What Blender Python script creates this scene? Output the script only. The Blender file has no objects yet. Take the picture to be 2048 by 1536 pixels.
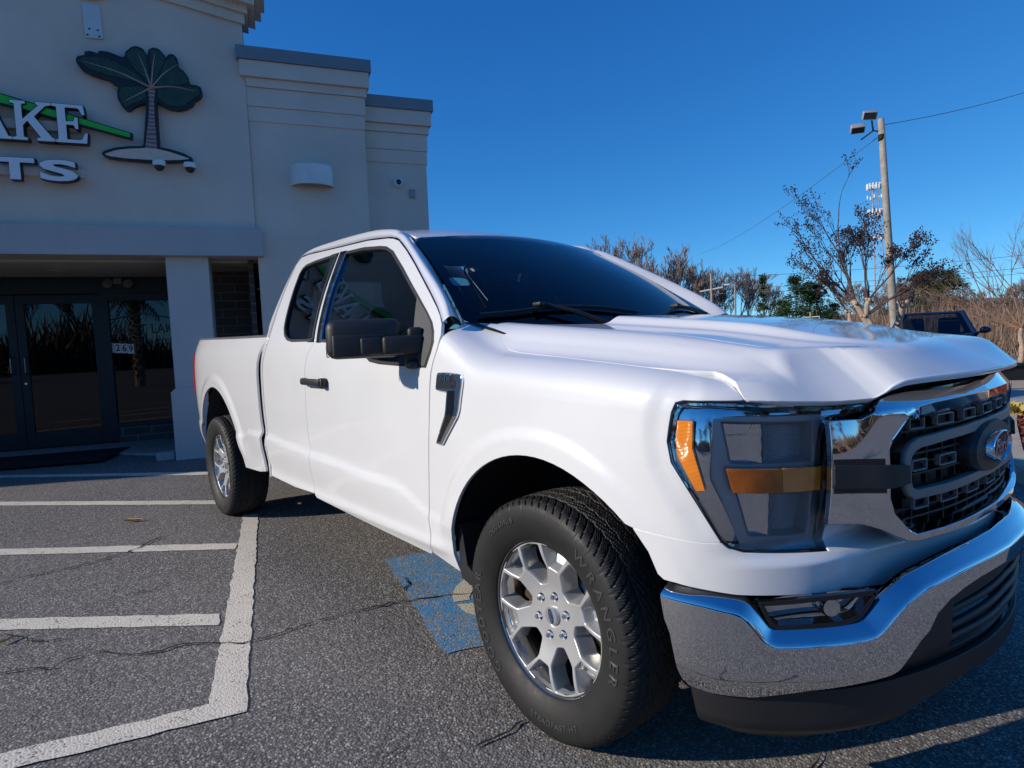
import bpy, bmesh, math, random
import numpy as np
from mathutils import Vector, Matrix
from mathutils.geometry import delaunay_2d_cdt
C=bpy.context.scene.collection
S=bpy.context.scene
# ---------------------------------------------------------------- camera, sky, sun, exposure
cam=bpy.data.cameras.new('camera'); co=bpy.data.objects.new('camera',cam); C.objects.link(co); S.camera=co
cam.sensor_width=36; cam.lens=1251.76/2048*36; cam.clip_end=3000; cam.clip_start=.02
_r=Vector((0.634093,0.772185,-0.040696)); _d=Vector((0.029354,-0.076628,-0.996628)); _f=Vector((-0.772699,0.630760,-0.071256))
_m=Matrix((( _r.x,-_d.x,-_f.x,1.43788),(_r.y,-_d.y,-_f.y,-2.23637),(_r.z,-_d.z,-_f.z,1.2628),(0,0,0,1))); co.matrix_world=_m
AZI=math.radians(65.0); ELEV=math.radians(24.5)          # heading the shadows point to, from +x towards +y
TOSUN=Vector((-math.cos(AZI)*math.cos(ELEV),-math.sin(AZI)*math.cos(ELEV),math.sin(ELEV)))
W=bpy.data.worlds.new('World'); S.world=W; W.use_nodes=True; nt=W.node_tree; nt.nodes.clear()
sk=nt.nodes.new('ShaderNodeTexSky'); sk.sky_type='NISHITA'; sk.sun_disc=False; sk.sun_elevation=ELEV; sk.sun_rotation=math.atan2(TOSUN.x,TOSUN.y)
sk.air_density=.6; sk.dust_density=0.0; sk.ozone_density=3.0; sk.altitude=0
bg=nt.nodes.new('ShaderNodeBackground'); bg.inputs['Strength'].default_value=.10; ow=nt.nodes.new('ShaderNodeOutputWorld')
sp=nt.nodes.new('ShaderNodeSeparateColor'); cb_=nt.nodes.new('ShaderNodeCombineColor'); nt.links.new(sk.outputs[0],sp.inputs[0])
for _i,(_p,_k) in enumerate(((1.3,.68),(.88,.94),(.62,1.14))):        # a phone camera's rendering of a deep clear sky
    q=nt.nodes.new('ShaderNodeMath'); q.operation='MULTIPLY'; q.inputs[1].default_value=.1; q2=nt.nodes.new('ShaderNodeMath'); q2.operation='POWER'; q2.inputs[1].default_value=_p; q3=nt.nodes.new('ShaderNodeMath'); q3.operation='MULTIPLY'; q3.inputs[1].default_value=_k*10
    nt.links.new(sp.outputs[_i],q.inputs[0]); nt.links.new(q.outputs[0],q2.inputs[0]); nt.links.new(q2.outputs[0],q3.inputs[0]); nt.links.new(q3.outputs[0],cb_.inputs[_i])
nt.links.new(cb_.outputs[0],bg.inputs[0]); nt.links.new(bg.outputs[0],ow.inputs[0])
sl=bpy.data.lights.new('sun','SUN'); sl.energy=4.1; sl.angle=math.radians(.53); sl.color=(1,.91,.79)
so=bpy.data.objects.new('sun',sl); C.objects.link(so); so.rotation_euler=TOSUN.to_track_quat('Z','Y').to_euler(); so.location=(-20,-30,40)
S.view_settings.view_transform='Standard'; S.view_settings.look='None'; S.view_settings.exposure=0.0; S.view_settings.gamma=1
S.cycles.max_bounces=10; S.cycles.transparent_max_bounces=12; S.cycles.caustics_reflective=False; S.cycles.caustics_refractive=False
# ---------------------------------------------------------------- helpers
rnd=random.Random(7)
WM={}                                   # world matrix of every object we placed (python side)
def _link(o,parent,local):
    C.objects.link(o)
    if parent is not None:
        o.parent=parent
        if not local: o.matrix_parent_inverse=WM[parent.name].inverted()
    WM[o.name]=(WM[parent.name] if (parent is not None and local) else Matrix.Identity(4))
def tag(o,label=None,cat=None,group=None,kind=None):
    if label: o['label']=label
    if cat: o['category']=cat
    if group: o['group']=group
    if kind: o['kind']=kind
    return o
def thing(name,label,cat,loc=(0,0,0),rz=0,group=None):
    o=bpy.data.objects.new(name,None); C.objects.link(o); o.location=loc; o.rotation_euler=(0,0,rz); o.empty_display_size=.2
    WM[o.name]=Matrix.Translation(loc)@Matrix.Rotation(rz,4,'Z'); return tag(o,label,cat,group)
def mk(name,v,f,m,parent=None,local=False,smooth=False,nrm=None,sharp=None):
    me=bpy.data.meshes.new(name); me.from_pydata([tuple(map(float,p)) for p in v],[],[tuple(map(int,q)) for q in f]); 
    ms=m if isinstance(m,(list,tuple)) else [m]
    for q in ms: me.materials.append(q)
    if smooth or nrm is not None: me.polygons.foreach_set('use_smooth',[True]*len(me.polygons))
    if sharp is not None and nrm is None:
        me.set_sharp_from_angle(angle=math.radians(sharp))
    if nrm is not None: me.normals_split_custom_set_from_vertices([tuple(map(float,q)) for q in nrm])
    me.update(); o=bpy.data.objects.new(name,me); _link(o,parent,local); return o
class MB:
    def __init__(s): s.v=[]; s.f=[]; s.mi=[]
    def add(s,v,f,mi=0):
        n=len(s.v); s.v+= [tuple(p) for p in v]; s.f+=[tuple(i+n for i in q) for q in f]; s.mi+=[mi]*len(f); return s
    def box(s,c,d,bev=0.0,M=None,mi=0):
        x,y,z=[q/2 for q in d]
        if bev<=0:
            v=[(a*x,b*y,e*z) for a in(-1,1) for b in(-1,1) for e in(-1,1)]; f=[(0,1,3,2),(4,6,7,5),(0,4,5,1),(2,3,7,6),(0,2,6,4),(1,5,7,3)]
        else:
            b=min(bev,x*.95,y*.95,z*.95); bm=bmesh.new(); bmesh.ops.create_cube(bm,size=1,matrix=Matrix.Diagonal((2*x,2*y,2*z,1)))
            bmesh.ops.bevel(bm,geom=bm.edges[:],offset=b,segments=3,profile=.5,affect='EDGES'); bm.verts.index_update()
            v=[tuple(p.co) for p in bm.verts]; f=[tuple(q.index for q in fa.verts) for fa in bm.faces]; bm.free()
        if M is None: M=Matrix.Translation(c)
        else: M=Matrix.Translation(c)@M
        return s.add([tuple(M@Vector(p)) for p in v],f,mi)
    def tube(s,pts,r,n=10,cap=True,mi=0):
        pts=[Vector(p) for p in pts]; k=len(pts); rr=r if isinstance(r,(list,tuple,np.ndarray)) else [r]*k
        V=[];F=[]; up=None
        for i,p in enumerate(pts):
            t=((pts[min(i+1,k-1)]-pts[max(i-1,0)])).normalized()
            if up is None: up=t.orthogonal().normalized()
            up=(up-t*up.dot(t)); 
            if up.length<1e-6: up=t.orthogonal()
            up.normalize(); w=t.cross(up)
            for j in range(n):
                a=2*math.pi*j/n; V.append(p+(up*math.cos(a)+w*math.sin(a))*rr[i])
        for i in range(k-1):
            for j in range(n): F.append((i*n+j,i*n+(j+1)%n,(i+1)*n+(j+1)%n,(i+1)*n+j))
        if cap: F.append(tuple(range(n-1,-1,-1))); F.append(tuple((k-1)*n+j for j in range(n)))
        return s.add(V,F,mi)
    def lathe(s,prof,M=None,n=48,mi=0,a0=0,a1=2*math.pi):
        # prof: (radius, axial) ; axis = local z, placed with M
        M=M or Matrix.Identity(4); full=abs(a1-a0-2*math.pi)<1e-6; k=n if full else n+1; V=[];F=[]
        for r,z in prof:
            for j in range(k):
                a=a0+(a1-a0)*j/n; V.append(M@Vector((r*math.cos(a),r*math.sin(a),z)))
        for i in range(len(prof)-1):
            for j in range(n):
                F.append((i*k+j,i*k+(j+1)%k,(i+1)*k+(j+1)%k,(i+1)*k+j))
        return s.add(V,F,mi)
    def prism(s,poly,h0,h1,M=None,mi=0,bev=0):
        # poly (x,y) extruded along z from h0 to h1 (ngon caps through CDT)
        M=M or Matrix.Identity(4); n=len(poly); P=np.array(poly,float)
        if area(P)<0: P=P[::-1]
        _,ff,mp,_=cdt(P,[],None); inv={i:k for k,i in mp.items()}; ff=[tuple(inv[i] for i in t) for t in ff]
        rings=[(0,h0),(0,h1)] if bev<=0 else [(0,h0),(0,h1-bev),(-bev*.3,h1-bev*.3),(-bev,h1)]
        nr=onrm(P); V=[];F=[]
        for o,h in rings: V+= [M@Vector((a[0]+b[0]*o,a[1]+b[1]*o,h)) for a,b in zip(P,nr)]
        for k in range(len(rings)-1):
            for i in range(n): F.append((k*n+i,k*n+(i+1)%n,(k+1)*n+(i+1)%n,(k+1)*n+i))
        top=(len(rings)-1)*n
        for t in ff: F.append(tuple(top+i for i in t)); F.append(tuple(reversed(t)))
        return s.add(V,F,mi)
    def build(s,name,m,parent=None,local=False,smooth=False,sharp=None):
        o=mk(name,s.v,s.f,m,parent,local,smooth or sharp is not None,None,sharp)
        if isinstance(m,(list,tuple)) and len(m)>1: o.data.polygons.foreach_set('material_index',s.mi)
        return o
def area(P): x,y=P[:,0],P[:,1]; return .5*float(np.sum(x*np.roll(y,-1)-np.roll(x,-1)*y))
def onrm(P):
    e=np.roll(P,-1,0)-P; e/= (np.linalg.norm(e,axis=1)[:,None]+1e-12); n=np.stack([e[:,1],-e[:,0]],1); q=n+np.roll(n,1,0); l=(q*q).sum(1)/2
    return q/np.maximum(l,.3)[:,None]
def inside(P,pts):
    x,y=pts[:,0][:,None],pts[:,1][:,None]; a=P; b=np.roll(P,-1,0); ya,yb=a[:,1][None],b[:,1][None]; xa,xb=a[:,0][None],b[:,0][None]
    c=((ya>y)!=(yb>y))&(x<(xb-xa)*(y-ya)/(yb-ya+1e-30)+xa); return (c.sum(1)%2)==1
def cdt(P,holes,grid):
    pts=[tuple(q) for q in P]; ed=[(i,(i+1)%len(P)) for i in range(len(P))]
    for h in holes:
        o=len(pts); pts+=[tuple(q) for q in h]; ed+=[(o+i,o+(i+1)%len(h)) for i in range(len(h))]
    nb=len(pts)
    if grid is not None and len(grid): pts+=[tuple(q) for q in grid]
    v,e,f,ov,oe,of=delaunay_2d_cdt([Vector(q) for q in pts],ed,[],0,1e-7)
    V=np.array([tuple(q) for q in v]); T=np.array([tuple(t) for t in f if len(t)==3]); 
    mp={}
    for i,o in enumerate(ov):
        for k in o: mp[k]=i
    c=V[T].mean(1); k=inside(np.asarray(P),c)
    for h in holes: k&=~inside(np.asarray(h),c)
    T=T[k]; inv={}
    for k_,i in mp.items(): inv.setdefault(i,k_)
    return V,T,mp,nb
def dens(P,h,sc=(1,1)):
    P=np.array(P,float); out=[]
    for a,b in zip(P,np.roll(P,-1,0)):
        n=max(1,int(math.ceil(np.linalg.norm((b-a)*sc)/h)))
        for i in range(n): out.append(a+(b-a)*i/n)
    return np.array(out)
def fillet(P,r,n=4,only=None):
    P=np.array(P,float); out=[]; k=len(P)
    for i in range(k):
        a,b,c=P[i-1],P[i],P[(i+1)%k]; d1=np.linalg.norm(a-b); d2=np.linalg.norm(c-b)
        if (only is not None and i not in only) or d1<1e-9 or d2<1e-9: out.append(b); continue
        q=min(r,d1*.45,d2*.45); p0=b+(a-b)/d1*q; p1=b+(c-b)/d2*q
        for j in range(n+1):
            t=j/n; out.append(p0*(1-t)**2+2*b*t*(1-t)+p1*t*t)
    return np.array(out)
def smooth_open(P,n=4):
    # Catmull-Rom through an open list of points
    P=np.array(P,float); Q=np.vstack([2*P[0]-P[1],P,2*P[-1]-P[-2]]); out=[]
    for i in range(1,len(Q)-2):
        for j in range(n):
            t=j/n; a,b,c,d=Q[i-1],Q[i],Q[i+1],Q[i+2]
            out.append(.5*((2*b)+(c-a)*t+(2*a-5*b+4*c-d)*t*t+(3*b-a-3*c+d)*t**3))
    out.append(P[-1]); return np.array(out)
def jac(surf,s,t,e=1e-4):
    P=surf(s,t); a=(surf(s+e,t)-surf(s-e,t))/(2*e); b=(surf(s,t+e)-surf(s,t-e))/(2*e); return P,a,b
EDGE=((.0008,.0006),(.0018,.0022),(.002,.006),(.002,.014))
def panel(name,surf,out,m,parent,holes=(),step=.03,sg=1,skirt=EDGE,hskirt=None,lift=0.0,both=False,est=None,local=False,back=False,mat2=None):
    """a sheet cut out of a parametric surface, true normals, edges turned in"""
    est=est or step*.6; out=dens(out,est)
    if area(out)<0: out=out[::-1]
    H=[]
    for h in holes:
        h=dens(h,est); H.append(h if area(h)>0 else h[::-1])
    lo,hi=out.min(0),out.max(0); gx=np.arange(lo[0],hi[0],step); gy=np.arange(lo[1],hi[1],step*.87)
    G=np.array([(x+(j%2)*step*.5,y) for j,y in enumerate(gy) for x in gx]) if len(gx) and len(gy) else np.zeros((0,2))
    if len(G):
        k=inside(out,G)
        for h in H: k&=~inside(h,G)
        G=G[k]
        if len(G):
            B=np.vstack([out]+H); d=np.min(np.linalg.norm(G[:,None,:]-B[None],axis=2),1) if len(G)*len(B)<4e7 else np.array([np.min(np.linalg.norm(B-g,axis=1)) for g in G]); G=G[d>est*.6]
    V,T,mp,nb=cdt(out,H,G)
    P,a,b=jac(surf,V[:,0],V[:,1]); n=np.cross(a,b)*sg; n/=np.linalg.norm(n,axis=1)[:,None]; P=P+n*lift
    # make the triangles agree with the normals
    t0=P[T]; fn=np.cross(t0[:,1]-t0[:,0],t0[:,2]-t0[:,0]); fl=(fn*n[T[:,0]]).sum(1)<0; T=T.copy(); T[fl]=T[fl][:,::-1]
    PV=list(P); NV=list(n); F=[tuple(t) for t in T]
    off=0
    for li,loop in enumerate([out]+H):
        idx=[mp[off+i] for i in range(len(loop))]; off+=len(loop); sk=skirt if li==0 else (hskirt or skirt)
        if not sk: continue
        o2=onrm(loop)*(1 if li==0 else -1); aa,bb=a[idx],b[idx]; nn=n[idx]; PP=P[idx]
        tg=np.roll(PP,-1,0)-np.roll(PP,1,0); tg/=np.linalg.norm(tg,axis=1)[:,None]+1e-12
        ow=aa*o2[:,:1]+bb*o2[:,1:]; ow-=tg*(ow*tg).sum(1)[:,None]; ow-=nn*(ow*nn).sum(1)[:,None]; ow/=np.linalg.norm(ow,axis=1)[:,None]+1e-12
        prev=idx; k=len(idx)
        for r,(o,d) in enumerate(sk):
            base=len(PV); PV+=list(PP+ow*o-nn*d)
            q=[.45,.8,1,1,1,1,1,1][r] if len(sk)>2 else 1
            nw=nn*(1-q)+ow*q; nw/=np.linalg.norm(nw,axis=1)[:,None]; NV+=list(nw)
            cur=[base+i for i in range(k)]
            for i in range(k):
                j=(i+1)%k; qd=(prev[i],cur[i],cur[j],prev[j]); F.append(qd)
            prev=cur
    PV=np.array(PV); NV=np.array(NV)
    # winding of skirts
    F2=[]
    for f in F:
        if len(f)==4:
            A=PV[f[0]];fnq=np.cross(PV[f[1]]-A,PV[f[2]]-A)
            if np.dot(fnq,NV[f[1]]+NV[f[0]])<0: f=f[::-1]
        F2.append(f)
    o=mk(name,PV,F2,m,parent,local,True,NV)
    if both:
        PM=PV*np.array([1,-1,1]); NM=NV*np.array([1,-1,1]); o2=mk(name,PM,[f[::-1] for f in F2],m,both if both is not True else parent,local,True,NM); return o,o2
    return o
def text_mesh(txt,size,ext,bevel=0.0,align='CENTER',space=1.0):
    cu=bpy.data.curves.new('t','FONT'); cu.body=txt; cu.size=size; cu.extrude=ext; cu.bevel_depth=bevel; cu.align_x=align; cu.align_y='CENTER'; cu.space_character=space; cu.resolution_u=3
    o=bpy.data.objects.new('t',cu); C.objects.link(o); dg=bpy.context.evaluated_depsgraph_get(); dg.update(); me=bpy.data.meshes.new_from_object(o.evaluated_get(dg))
    v=[tuple(q.co) for q in me.vertices]; f=[tuple(p.vertices) for p in me.polygons]; bpy.data.objects.remove(o); bpy.data.curves.remove(cu); bpy.data.meshes.remove(me); return v,f
# ---------------------------------------------------------------- materials
MT={}
class NB:
    def __init__(s,name):
        s.m=bpy.data.materials.new(name); s.m.use_nodes=True; s.t=s.m.node_tree; s.t.nodes.clear(); s.o=s.t.nodes.new('ShaderNodeOutputMaterial')
    def n(s,ty,**k):
        q=s.t.nodes.new(ty)
        for a,b in k.items():
            if a.startswith('i_'):
                q.inputs[a[2:].replace('_',' ')].default_value=b
            else: setattr(q,a,b)
        return q
    def l(s,a,b): s.t.links.new(a,b)
    def setin(s,q,nm,v):
        if hasattr(v,'is_output') or hasattr(v,'links'): s.l(v,q.inputs[nm])
        else: q.inputs[nm].default_value=v if not isinstance(v,tuple) or len(v)!=3 else (*v,1)
    def coord(s,kind='Object'): return s.n('ShaderNodeTexCoord').outputs[kind]
    def noise(s,vec,scale,detail=4,rough=.55,dist=0):
        q=s.n('ShaderNodeTexNoise'); q.inputs['Scale'].default_value=scale; q.inputs['Detail'].default_value=detail; q.inputs['Roughness'].default_value=rough; q.inputs['Distortion'].default_value=dist; s.l(vec,q.inputs['Vector']); return q
    def vor(s,vec,scale,feat='F1',rand=1):
        q=s.n('ShaderNodeTexVoronoi',feature=feat); q.inputs['Scale'].default_value=scale; q.inputs['Randomness'].default_value=rand; s.l(vec,q.inputs['Vector']); return q
    def ramp(s,fac,stops):
        q=s.n('ShaderNodeValToRGB'); e=q.color_ramp.elements
        while len(e)<len(stops): e.new(.5)
        for a,(p,c) in zip(e,stops): a.position=p; a.color=(*c,1) if len(c)==3 else c
        s.l(fac,q.inputs[0]); return q.outputs[0]
    def mix(s,fac,a,b,bt='MIX'):
        q=s.n('ShaderNodeMix',data_type='RGBA',blend_type=bt)
        for i,v in ((0,fac),(6,a),(7,b)):
            if hasattr(v,'links'): s.l(v,q.inputs[i])
            else: q.inputs[i].default_value=v if i==0 else (*v,1)
        return q.outputs[2]
    def math(s,op,a,b=None,c=None,clamp=False):
        q=s.n('ShaderNodeMath',operation=op,use_clamp=clamp)
        for i,v in enumerate((a,b,c)):
            if v is None: continue
            if hasattr(v,'links'): s.l(v,q.inputs[i])
            else: q.inputs[i].default_value=v
        return q.outputs[0]
    def bump(s,h,st,dist=.01,norm=None):
        q=s.n('ShaderNodeBump'); q.inputs['Strength'].default_value=st; q.inputs['Distance'].default_value=dist; s.l(h,q.inputs['Height'])
        if norm is not None: s.l(norm,q.inputs['Normal'])
        return q.outputs[0]
    def pbr(s,col=(.5,.5,.5),rough=.5,metal=0,bump=None,coat=0,coatr=.03,spec=.5,em=None,ems=0,alpha=None,trans=0):
        q=s.n('ShaderNodeBsdfPrincipled'); s.setin(q,'Base Color',col); s.setin(q,'Roughness',rough); s.setin(q,'Metallic',metal); s.setin(q,'Coat Weight',coat); s.setin(q,'Coat Roughness',coatr); s.setin(q,'Specular IOR Level',spec)
        if trans: s.setin(q,'Transmission Weight',trans)
        if bump is not None: s.l(bump,q.inputs['Normal'])
        if em: s.setin(q,'Emission Color',em); s.setin(q,'Emission Strength',ems)
        s.l(q.outputs[0],s.o.inputs[0]); s.q=q; return s
    def done(s): MT[s.m.name]=s.m; return s.m
def flat(name,col,rough=.5,metal=0,coat=0,var=.06,vs=6,bump=0,bs=200,spec=.5):
    b=NB(name); c=b.coord(); nz=b.noise(c,vs,5); k=b.ramp(nz.outputs[0],[(.3,tuple(x*(1-var) for x in col)),(.7,tuple(min(1,x*(1+var)) for x in col))])
    bp=None
    if bump: bp=b.bump(b.noise(c,bs,3).outputs[0],bump,.002)
    b.pbr(k,rough,metal,bp,coat,spec=spec); return b.done()
def glass(name,tint,ior=1.5,spec_mul=1.0):
    b=NB(name); fr=b.n('ShaderNodeFresnel'); fr.inputs[0].default_value=ior; tr=b.n('ShaderNodeBsdfTransparent'); tr.inputs[0].default_value=(*tint,1); gl=b.n('ShaderNodeBsdfGlossy'); gl.inputs['Roughness'].default_value=.0; gl.inputs['Color'].default_value=(.95,.97,1,1)
    mx=b.n('ShaderNodeMixShader'); f=fr.outputs[0] if spec_mul==1 else b.math('MULTIPLY',fr.outputs[0],spec_mul,clamp=True); b.l(f,mx.inputs[0]); b.l(tr.outputs[0],mx.inputs[1]); b.l(gl.outputs[0],mx.inputs[2]); b.l(mx.outputs[0],b.o.inputs[0]); return b.done()
def mat_paint():
    b=NB('white_paint'); c=b.coord(); op=b.noise(c,420,2); lw=b.noise(c,3.0,3); col=b.ramp(lw.outputs[0],[(.3,(.79,.79,.785)),(.7,(.83,.83,.825))])
    b.pbr(col,.32,0,None,1.0,.02); b.l(b.bump(op.outputs[0],.012,.002),b.q.inputs['Coat Normal']); return b.done()
PAINT=mat_paint()
CHROME=flat('chrome',(.78,.79,.80),.035,1,var=.01); SATIN=flat('satin_silver',(.60,.60,.60),.38,.8,var=.03)
ALLOY=flat('silver_alloy',(.66,.66,.65),.33,.55,.4,var=.03,bump=.03,bs=900)
PLASTIC=flat('black_plastic',(.018,.018,.02),.48,0,var=.15,bump=.25,bs=900); GLOSSBLK=flat('gloss_black',(.008,.008,.01),.12,0,.5)
GRAIN=flat('grey_grained_plastic',(.075,.075,.078),.6,0,var=.15,bump=.5,bs=700); DARK=flat('underbody_black',(.006,.006,.007),.75)
GREYBAR=flat('grey_grille_bar',(.24,.235,.23),.4,.2,var=.05); BEZEL=flat('lamp_bezel_grey',(.62,.62,.63),.36,.25,var=.03); MESHBLK=flat('black_mesh',(.006,.006,.007),.5); CABIN=flat('cabin_dark_trim',(.02,.02,.021),.7,bump=.1); SEAT=flat('seat_cloth',(.025,.025,.027),.9,bump=.4,bs=500)
WSGLASS=glass('windscreen_glass',(.62,.68,.68),1.38); SIDEGLASS=glass('tinted_side_glass',(.42,.45,.45),1.52); LENS=glass('clear_lens',(.93,.94,.95),1.45)
STORE=glass('storefront_glass',(.10,.10,.10),1.55)
def mat_amber():
    b=NB('amber_lens'); c=b.coord(); w=b.n('ShaderNodeTexWave',wave_type='BANDS',bands_direction='Z'); w.inputs['Scale'].default_value=95; b.l(c,w.inputs[0]); nz=b.noise(c,22,2)
    col=b.mix(nz.outputs[0],(.78,.17,.006),(1.0,.34,.012)); b.pbr(col,.10,0,b.bump(w.outputs[0],.4,.003),.8); return b.done()
AMBER=mat_amber(); DKAMBER=flat('dark_amber_lens',(.42,.10,.006),.1,0,.8,var=.4,vs=18)
REDLENS=flat('red_lens',(.55,.012,.012),.12,0,.9,var=.2)
def mat_reflector():
    b=NB('ribbed_reflector'); c=b.coord(); w=b.n('ShaderNodeTexWave',wave_type='BANDS',bands_direction='Z'); w.inputs['Scale'].default_value=62; b.l(c,w.inputs[0]); b.pbr((.85,.86,.88),.12,.55,b.bump(w.outputs[0],.55,.004)); return b.done()
REFL=mat_reflector()
def mat_rubber():
    b=NB('tyre_rubber'); c=b.coord(); nz=b.noise(c,14,6,.65); d=b.noise(c,2.2,3); col=b.mix(d.outputs[0],(.008,.008,.008),(.020,.019,.018)); b.pbr(col,b.ramp(nz.outputs[0],[(.3,(.5,)*3),(.7,(.72,)*3)]),0,b.bump(b.noise(c,320,3).outputs[0],.12,.001)); return b.done()
RUBBER=mat_rubber(); RUBTEXT=flat('raised_lettering_highlight',(.055,.055,.056),.42)  # raised letters are the same black rubber; their highlights are put into this lighter colour
def pch(xs, ys):
    xs=np.array(xs,float); ys=np.array(ys,float); h=np.diff(xs); d=np.diff(ys)/h
    m=np.zeros_like(ys); m[0]=d[0]; m[-1]=d[-1]
    for i in range(1,len(xs)-1):
        if d[i-1]*d[i]>0:
            w1=2*h[i]+h[i-1]; w2=h[i]+2*h[i-1]; m[i]=(w1+w2)/(w1/d[i-1]+w2/d[i])
    def f(x):
        x=np.asarray(x,float); i=np.clip(np.searchsorted(xs,x)-1,0,len(xs)-2); q=np.clip((x-xs[i])/h[i],-.3,1.3)
        return (ys[i]*(1+2*q)*(1-q)**2+h[i]*m[i]*q*(1-q)**2+ys[i+1]*q*q*(3-2*q)+h[i]*m[i+1]*q*q*(q-1))
    return f
def spl(xs, ys):   # natural cubic spline
    xs=np.array(xs,float); ys=np.array(ys,float); n=len(xs); h=np.diff(xs)
    A=np.eye(n); b=np.zeros(n)
    for i in range(1,n-1):
        A[i,i-1]=h[i-1]; A[i,i]=2*(h[i-1]+h[i]); A[i,i+1]=h[i]; b[i]=6*((ys[i+1]-ys[i])/h[i]-(ys[i]-ys[i-1])/h[i-1])
    M=np.linalg.solve(A,b)
    def f(x):
        x=np.asarray(x,float); i=np.clip(np.searchsorted(xs,x)-1,0,n-2); a=xs[i+1]-x; c=x-xs[i]; H=h[i]
        return M[i]*a**3/(6*H)+M[i+1]*c**3/(6*H)+(ys[i]/H-M[i]*H/6)*a+(ys[i+1]/H-M[i+1]*H/6)*c
    return f
def ss(a,b,x):
    q=np.clip((np.asarray(x,float)-a)/(b-a),0,1); return q*q*(3-2*q)
def smin(a,b,k):
    h=np.clip(.5+.5*(b-a)/k,0,1); return b*(1-h)+a*h-k*h*(1-h)
# ---- plan curve of the right flank, wrapping round the front corner to the centre line
PL=[(-4.58,-.84),(-4.545,-.905),(-4.44,-.952),(-4.25,-.978),(-4.0,-.99),(-3.7,-.997),(-3.2,-1.0),(-2.6,-1.0),(-2.0,-1.0),(-1.3,-1.0),(-.6,-1.0),(0,-1.0),(.2,-1.0),(.33,-.997),(.45,-.984),(.55,-.953),(.63,-.89),(.685,-.80),(.722,-.70),(.745,-.60),(.765,-.45),(.78,-.3),(.79,-.15),(.792,0),(.79,.15)]
_x=np.array([a for a,b in PL]); _y=np.array([b for a,b in PL])
_u=np.concatenate([[0],np.cumsum(np.hypot(np.diff(_x),np.diff(_y)))]); _u-=_u[11]
PX=spl(_u,_x); PY=spl(_u,_y); UC=_u[23]
def plan(u):
    e=1e-3; dx=(PX(u+e)-PX(u-e)); dy=(PY(u+e)-PY(u-e)); l=np.hypot(dx,dy)
    return PX(u),PY(u),dy/l,-dx/l
AZ=pch([.30,.36,.40,.45,.50,.56,.64,.72,.80,.95,1.10,1.20,1.27,1.33,1.45,1.60,1.72,1.80,1.86],
       [.90,.925,.945,.958,.966,.972,.978,.983,.988,.993,.992,.985,.972,.951,.896,.815,.743,.693,.652])
CRZ=pch([-4.9,-3.2,-2.98,-2.9,-2.63,-1.8,-1.35,-.86,-.74,-.65,-.45,.3,1.6],[.70,.70,.705,.742,.75,.722,.709,.688,.648,.618,.608,.60,.60])
CRA=pch([-4.9,-3.2,-3.0,-2.6,-1.2,-.75,-.5,-.3],[.010,.010,.014,.02,.019,.009,.004,0])
HC=pch([-.75,-.6,-.38,0,.3,.55,.78,.95],[1.345,1.342,1.325,1.292,1.262,1.225,1.195,1.175])  # crest height by x
OFS=np.array([0,.0015,.003,.008,.018,.04,.085,.14,.185,.23,.27,.32])
ZF1=np.array([0,.15,.27,.40,.49,.565,.645,.70,.79,.905,.97,1.0])
ZF0=np.array([0,.15,.30,.55,.77,.925,.972,.987,.994,.998,1.0,1.0])
def sect(off,u):
    b=ss(-.62,-.25,u); q=np.clip(off,0,.32)
    return ZI1(q)*b+ZI0(q)*(1-b)
ZI1=pch(OFS,ZF1); ZI0=pch(OFS,ZF0)
PH=np.linspace(0,1,len(OFS))
OF=pch(PH,OFS); ZH1=pch(PH,ZF1); ZH0=pch(PH,ZF0)
WF=(0.0,.38,.525); WR=(-3.655,.42,.575)
def flare(u,z):
    o=0
    for (cx,cz,r),w,f in ((WF,.085,.016),(WR,.10,.014)):
        d=np.hypot(u-cx,z-cz); o=o+.8*f*(1-ss(r+.045,r+w+.008,d))*ss(.50,.62,z)*(1-.75*ss(.20,.46,u))
    return o
HLO=np.array([(.512,1.12),(.492,1.06),(.484,1.0),(.494,.94),(.519,.895),(.552,.85),(.585,.80),(.62,.745),(.65,.70)])  # headlight outer edge (u,z)
def dpoly(u,z,P):
    d=np.full(np.broadcast(u,z).shape,9.)
    for (a,b),(c,e) in zip(P[:-1],P[1:]):
        l=(c-a)**2+(e-b)**2; q=np.clip(((u-a)*(c-a)+(z-b)*(e-b))/l,0,1); d=np.minimum(d,np.hypot(u-a-q*(c-a),z-b-q*(e-b)))
    return d
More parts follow.
